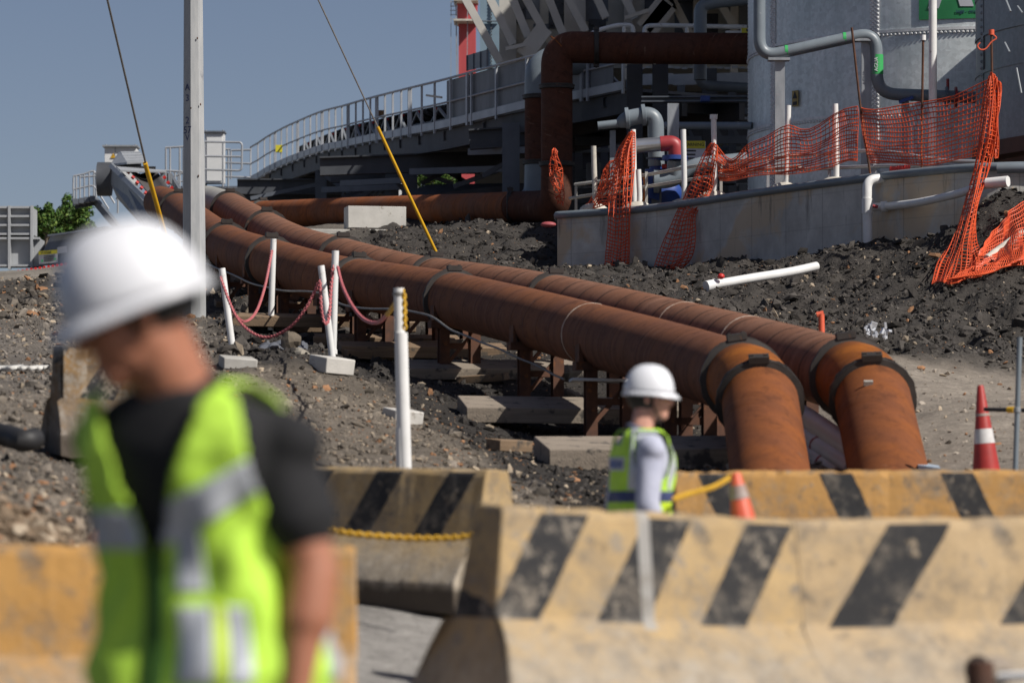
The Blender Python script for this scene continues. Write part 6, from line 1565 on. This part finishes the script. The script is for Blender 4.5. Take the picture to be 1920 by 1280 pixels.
    sh_.add(vs, [(i*n+k, i*n+(k+1) % n, (i+1)*n+(k+1) % n, (i+1)*n+k) for i in range(len(zs)-1) for k in range(n)]+[tuple(range(n-1,-1,-1)), tuple(range((len(zs)-1)*n, len(zs)*n))])
    for s, (a, e, w_) in arms.items():
        a, e, w_ = Vector(a), Vector(e), Vector(w_); f = style['sleeve']
        r0, r1 = style['sl_r']
        if f <= 1: sh_.cap(a, a.lerp(e, f*.93), r0, r1); sh_.tube([a.lerp(e, f*.6), a.lerp(e, f)], [r1*1.02, r1*1.06], 16)
        else: sh_.cap(a, e, r0, r1); sh_.cap(e, e.lerp(w_, f-1), r1, r1*.72)
        sh_.ell(a+Vector((math.copysign(-.035, a.x),0,-.005)), (.072,.066,.062))
    o = sh_.build('shirt', style['shirt'], t, **L); remesh(o, .008, 18, .6)
    co_ = MB()
    ring_ = [sp(1.462,.012)+Vector((.070*math.sin(a), -.070*math.cos(a), .030*math.cos(a+PI)+.008)) for a in np.linspace(0, 2*PI, 25)[:-1]]
    co_.tube(ring_, .014, 8, closed=True); co_.build('collar', style.get('collar_m', style['shirt']), t, **L)
    # vest: torso sheet with a V neck and arm holes
    NT, NZ, z0, z1 = 180, 90, style.get('vest_z0', .80), 1.455
    def ok(th, z):
        th = (th+PI) % (2*PI)-PI; at = abs(th)
        c_ = tor(th, z, 0); ax = abs(c_.x)
        if z > 1.20:                                             # arm hole: an oval round the shoulder
            w_ = style.get('arm_w', .50)*(1 if z < 1.40 else 1.0); zz = (z-1.20)/.20
            hw = style['arm_w']*math.sqrt(max(0, 1-(1-min(zz,1))**2))
            if abs(at-PI/2) < hw and z < 1.43: return 0
            if z >= 1.43 and abs(at-PI/2) < hw*1.0 and ax > .12: return 0
        vz = style['v_bot']
        if z > vz and at < 1.2 and ax < style['v_w']*(z-vz)/(1.44-vz) : return 0
        if z > 1.40 and at > 2 and ax < .06+(z-1.40)*.2: return 0
        return 1
    def layer(nm, m, test, grow, th_=.006):
        bm = MB(); idx_ = {}; vs = []; fs = []
        def gv(i, j):
            i %= NT
            if (i, j) not in idx_:
                th = 2*PI*i/NT; z = z0+(z1-z0)*j/NZ; idx_[(i,j)] = len(vs)
                wr = .006*math.sin(th*7+z*19)+.004*math.sin(th*13-z*31)
                flare = style.get('flare', .03)*max(0, 1.18-z)
                vs.append(tor(th, z, lean, grow+flare+wr*min(1, (1.46-z)*5), hunch))
            return idx_[(i,j)]
        for j in range(NZ):
            for i in range(NT):
                th = 2*PI*(i+.5)/NT; z = z0+(z1-z0)*(j+.5)/NZ
                if ok(th, z) and test((th+PI) % (2*PI)-PI, z): fs.append((gv(i,j), gv(i+1,j), gv(i+1,j+1), gv(i,j+1)))
        if not fs: return None
        bm.add(vs, fs); o = bm.build(nm, m, t, True, **L); s = o.modifiers.new('thick','SOLIDIFY'); s.thickness = th_; s.offset = 1; return o
    layer('vest', style['vest'], lambda th, z: True, .028, .006)
    for nm, m, fn in style['tapes']: layer(nm, m, fn, .0345, .003)
    # helmet
    he = MB(); nu, nv = 48, 14; vs = []; rz_ = .088
    for j in range(nv+1):
        ph = PI/2*j/nv
        for i in range(nu):
            a = 2*PI*i/nu; f = max(0, math.cos(a))
            cr_ = math.cos(ph)**.84; zz = math.sin(ph)
            x = .112*cr_*math.sin(a); y = -.138*cr_*math.cos(a)
            rid = .007*(1-abs(zz-.8)*1.2)*max(0, 1-abs(abs(x)-.0)/.022)*(zz > .35)
            vs.append(hp(x, .016+y, rz_+.148*zz+rid))
    fs = [(j*nu+i, j*nu+(i+1) % nu, (j+1)*nu+(i+1) % nu, (j+1)*nu+i) for j in range(nv) for i in range(nu)]
    he.add(vs, fs)
    vs = []
    for q in range(4):
        for i in range(nu):
            a = 2*PI*i/nu; f = max(0, math.cos(a))**1.5
            out = (0, .005+.012*f, .007+.022*f, .008+.026*f)[q]; dz = (0, -.004-.004*f, -.012-.012*f, -.019-.014*f)[q]
            vs.append(hp((.112+out*.8)*math.sin(a), .016-(.138+out)*math.cos(a), rz_+dz))
    he.add(vs, [(q*nu+(i+1) % nu, q*nu+i, (q+1)*nu+i, (q+1)*nu+(i+1) % nu) for q in range(3) for i in range(nu)])
    o = he.build('hard_hat', M['helmet'], t, **L); s = o.modifiers.new('thick','SOLIDIFY'); s.thickness = .004
    hb = MB(); hb.tube([hp(.088*math.sin(a), .012-.108*math.cos(a), rz_-.012) for a in np.linspace(0, 2*PI, 29)[:-1]], .010, 8, closed=True); hb.build('headband', M['shirt_grey'], t, **L)
    if style.get('strap'): 
        cs = MB(); cs.tube(crom([hp(-.085,.02,.085), hp(-.075,-.015,.02), hp(-.03,-.05,-.055), hp(.03,-.05,-.055), hp(.075,-.015,.02), hp(.085,.02,.085)], 5), .005, 6); cs.build('chin_strap', M['rubber'], t, **L)
    return t
def armtest(lo, hi): return lambda th, z: lo < z < hi
LEG = {-1: ((-.085,0,.88), (-.095,-.02,.47), (-.095,.02,.09)), 1: ((.085,0,.88), (.10,-.05,.48), (.10,-.02,.09))}
def foot(px, D): 
    q = onground(px, D); return (q.x, q.y, q.z+.0)
# near man: walks left, head bowed, black short sleeved shirt under a lime vest
D1 = 7.85
near_tapes = [
 ('reflective_strip', M['tape'], lambda th, z: abs(th) < 1.2 and 1.135 < z-.10*max(0, th) < 1.215),
 ('reflective_strip', M['tape'], lambda th, z: 1.05 < z and z-.10*max(0, th) <= 1.135 and .16 < th < .44),
 ('reflective_strip', M['tape'], lambda th, z: .86 < z < 1.02 and .16 < th < .50),
 ('reflective_strip', M['tape'], lambda th, z: .86 < z < 1.02 and .62 < th < .86),
 ('reflective_strip', M['hivis_y'], lambda th, z: .86 < z < 1.025 and .50 <= th <= .62),
 ('reflective_strip', M['tape'], lambda th, z: .80 < z < .84 and abs(th) > .1),
 ('reflective_strip', M['tape_cream'], lambda th, z: z > 1.33 and 1.9 < th < 2.25),
 ('reflective_strip', M['tape'], lambda th, z: .86 < z < .98 and 1.8 < abs(th)),
 ('vest_zip', M['zip'], lambda th, z: z < 1.17 and abs(th) < .085),
]
fx = (396-960)/F*D1
person('near man with bowed head in white hard hat, lime vest and black short sleeved shirt', (fx, D1, -.185), R(-31), .97, .10, .28,
       (-.03, -.185, 1.55), R(-47), R(21),
       {1: ((.185,-.04,1.36), (.26,-.02,1.09), (.262,-.08,.84)), -1: ((-.205,-.04,1.37), (-.22,.03,1.09), (-.17,.0,.86))}, LEG, M['skin_tan'],
       dict(hairz=.03, head=1.10, wide=1.05, neck=1.18, arm=1.2, sleeve=.66, sl_r=(.070,.079), shirt=M['shirt_black'], vest=M['hivis'], tapes=near_tapes, flare=.15, arm_w=.56, v_bot=1.10, v_w=.115, collar_z=1.46))
# worker by the barrier: looks to the right, pale long sleeves
D2_ = 20.6
far_tapes = [
 ('reflective_strip', M['tape'], lambda th, z: z > 1.16 and 2.0 < th < 2.4),
 ('reflective_strip', M['tape'], lambda th, z: z > 1.16 and -2.4 < th < -2.0),
 ('reflective_strip', M['tape'], lambda th, z: 1.16 < z < 1.40 and -1.1 < th < -.75),
 ('reflective_strip', M['tape_blue'], lambda th, z: 1.09 < z <= 1.15),
 ('vest_lettering', M['valve_blue'], lambda th, z: 1.275 < z < 1.315 and 2.65 < abs(th) and int(abs(th)*22) % 3 != 0),
 ('reflective_strip', M['tape'], lambda th, z: 1.262 < z <= 1.328 and 2.6 < abs(th) and not (1.275 < z < 1.315 and int(abs(th)*22) % 3 != 0)),
 ('vest_front', M['hivis_y'], lambda th, z: abs(th) < 1.3 and z < 1.09),
 ('vest_zip', M['ink'], lambda th, z: z < 1.16 and abs(th) < .06)]
fx = (1198-960)/F*D2_
person('worker in white hard hat and pale long sleeves looking right behind the front barrier', (fx, D2_, -.065), R(106), 1.0, .02, .06,
       (0, -.07, 1.59), R(-26), R(2),
       {1: ((.205,.0,1.37), (.265,.04,1.08), (.25,-.10,.85)), -1: ((-.205,.0,1.37), (-.265,.04,1.08), (-.25,-.08,.85))}, LEG, M['skin_fair'],
       dict(hairz=-.04, head=1.0, neck=.88, sleeve=1.9, sl_r=(.080,.066), shirt=M['shirt_pale'], vest=M['hivis'], tapes=far_tapes, arm_w=.74, v_bot=1.2, v_w=.09, collar_m=M['shirt_grey'], strap=True))
# ------------------------------------------------------------------ camera, light, sky
cam = bpy.data.cameras.new('camera'); co_ = bpy.data.objects.new('camera', cam); COL.objects.link(co_); S.camera = co_
co_.location = (0, 0, HC); co_.rotation_euler = (R(90), 0, 0)
cam.sensor_width = 36; cam.lens = 135; cam.shift_y = (YH-640)/1920
cam.clip_start = .1; cam.clip_end = 3000
cam.dof.use_dof = True; cam.dof.focus_distance = 68; cam.dof.aperture_fstop = 2.9; cam.dof.aperture_blades = 0
SUN = Vector((.60, -.40, .69)).normalized()
sl = bpy.data.lights.new('sun', 'SUN'); sl.energy = 4.9; sl.angle = R(.53); sl.color = (1, .95, .88)
so_ = bpy.data.objects.new('sun', sl); COL.objects.link(so_); so_.rotation_euler = (-SUN).to_track_quat('-Z', 'Y').to_euler()
so_.location = (20, -10, 40)
w = bpy.data.worlds.new('World'); S.world = w; w.use_nodes = True; nt = w.node_tree
sky = nt.nodes.new('ShaderNodeTexSky'); sky.sky_type = 'NISHITA'; sky.sun_disc = False
sky.sun_elevation = math.asin(SUN.z); sky.sun_rotation = math.atan2(SUN.x, SUN.y)
sky.air_density = .6; sky.dust_density = .9; sky.ozone_density = 0; sky.altitude = 0
tint = nt.nodes.new('ShaderNodeMix'); tint.data_type = 'RGBA'; tint.blend_type = 'MULTIPLY'; tint.inputs[0].default_value = 1; tint.inputs[7].default_value = (1.03, .95, .95, 1)
nt.links.new(sky.outputs[0], tint.inputs[6]); nt.links.new(tint.outputs[2], nt.nodes['Background'].inputs[0]); nt.nodes['Background'].inputs[1].default_value = .068
S.view_settings.view_transform = 'Standard'; S.view_settings.look = 'None'; S.view_settings.exposure = 0; S.view_settings.gamma = 1
S.render.engine = 'CYCLES'; S.cycles.use_denoising = True; S.cycles.max_bounces = 6; S.cycles.diffuse_bounces = 3
try: S.cycles.denoiser = 'OPENIMAGEDENOISE'
except Exception: pass
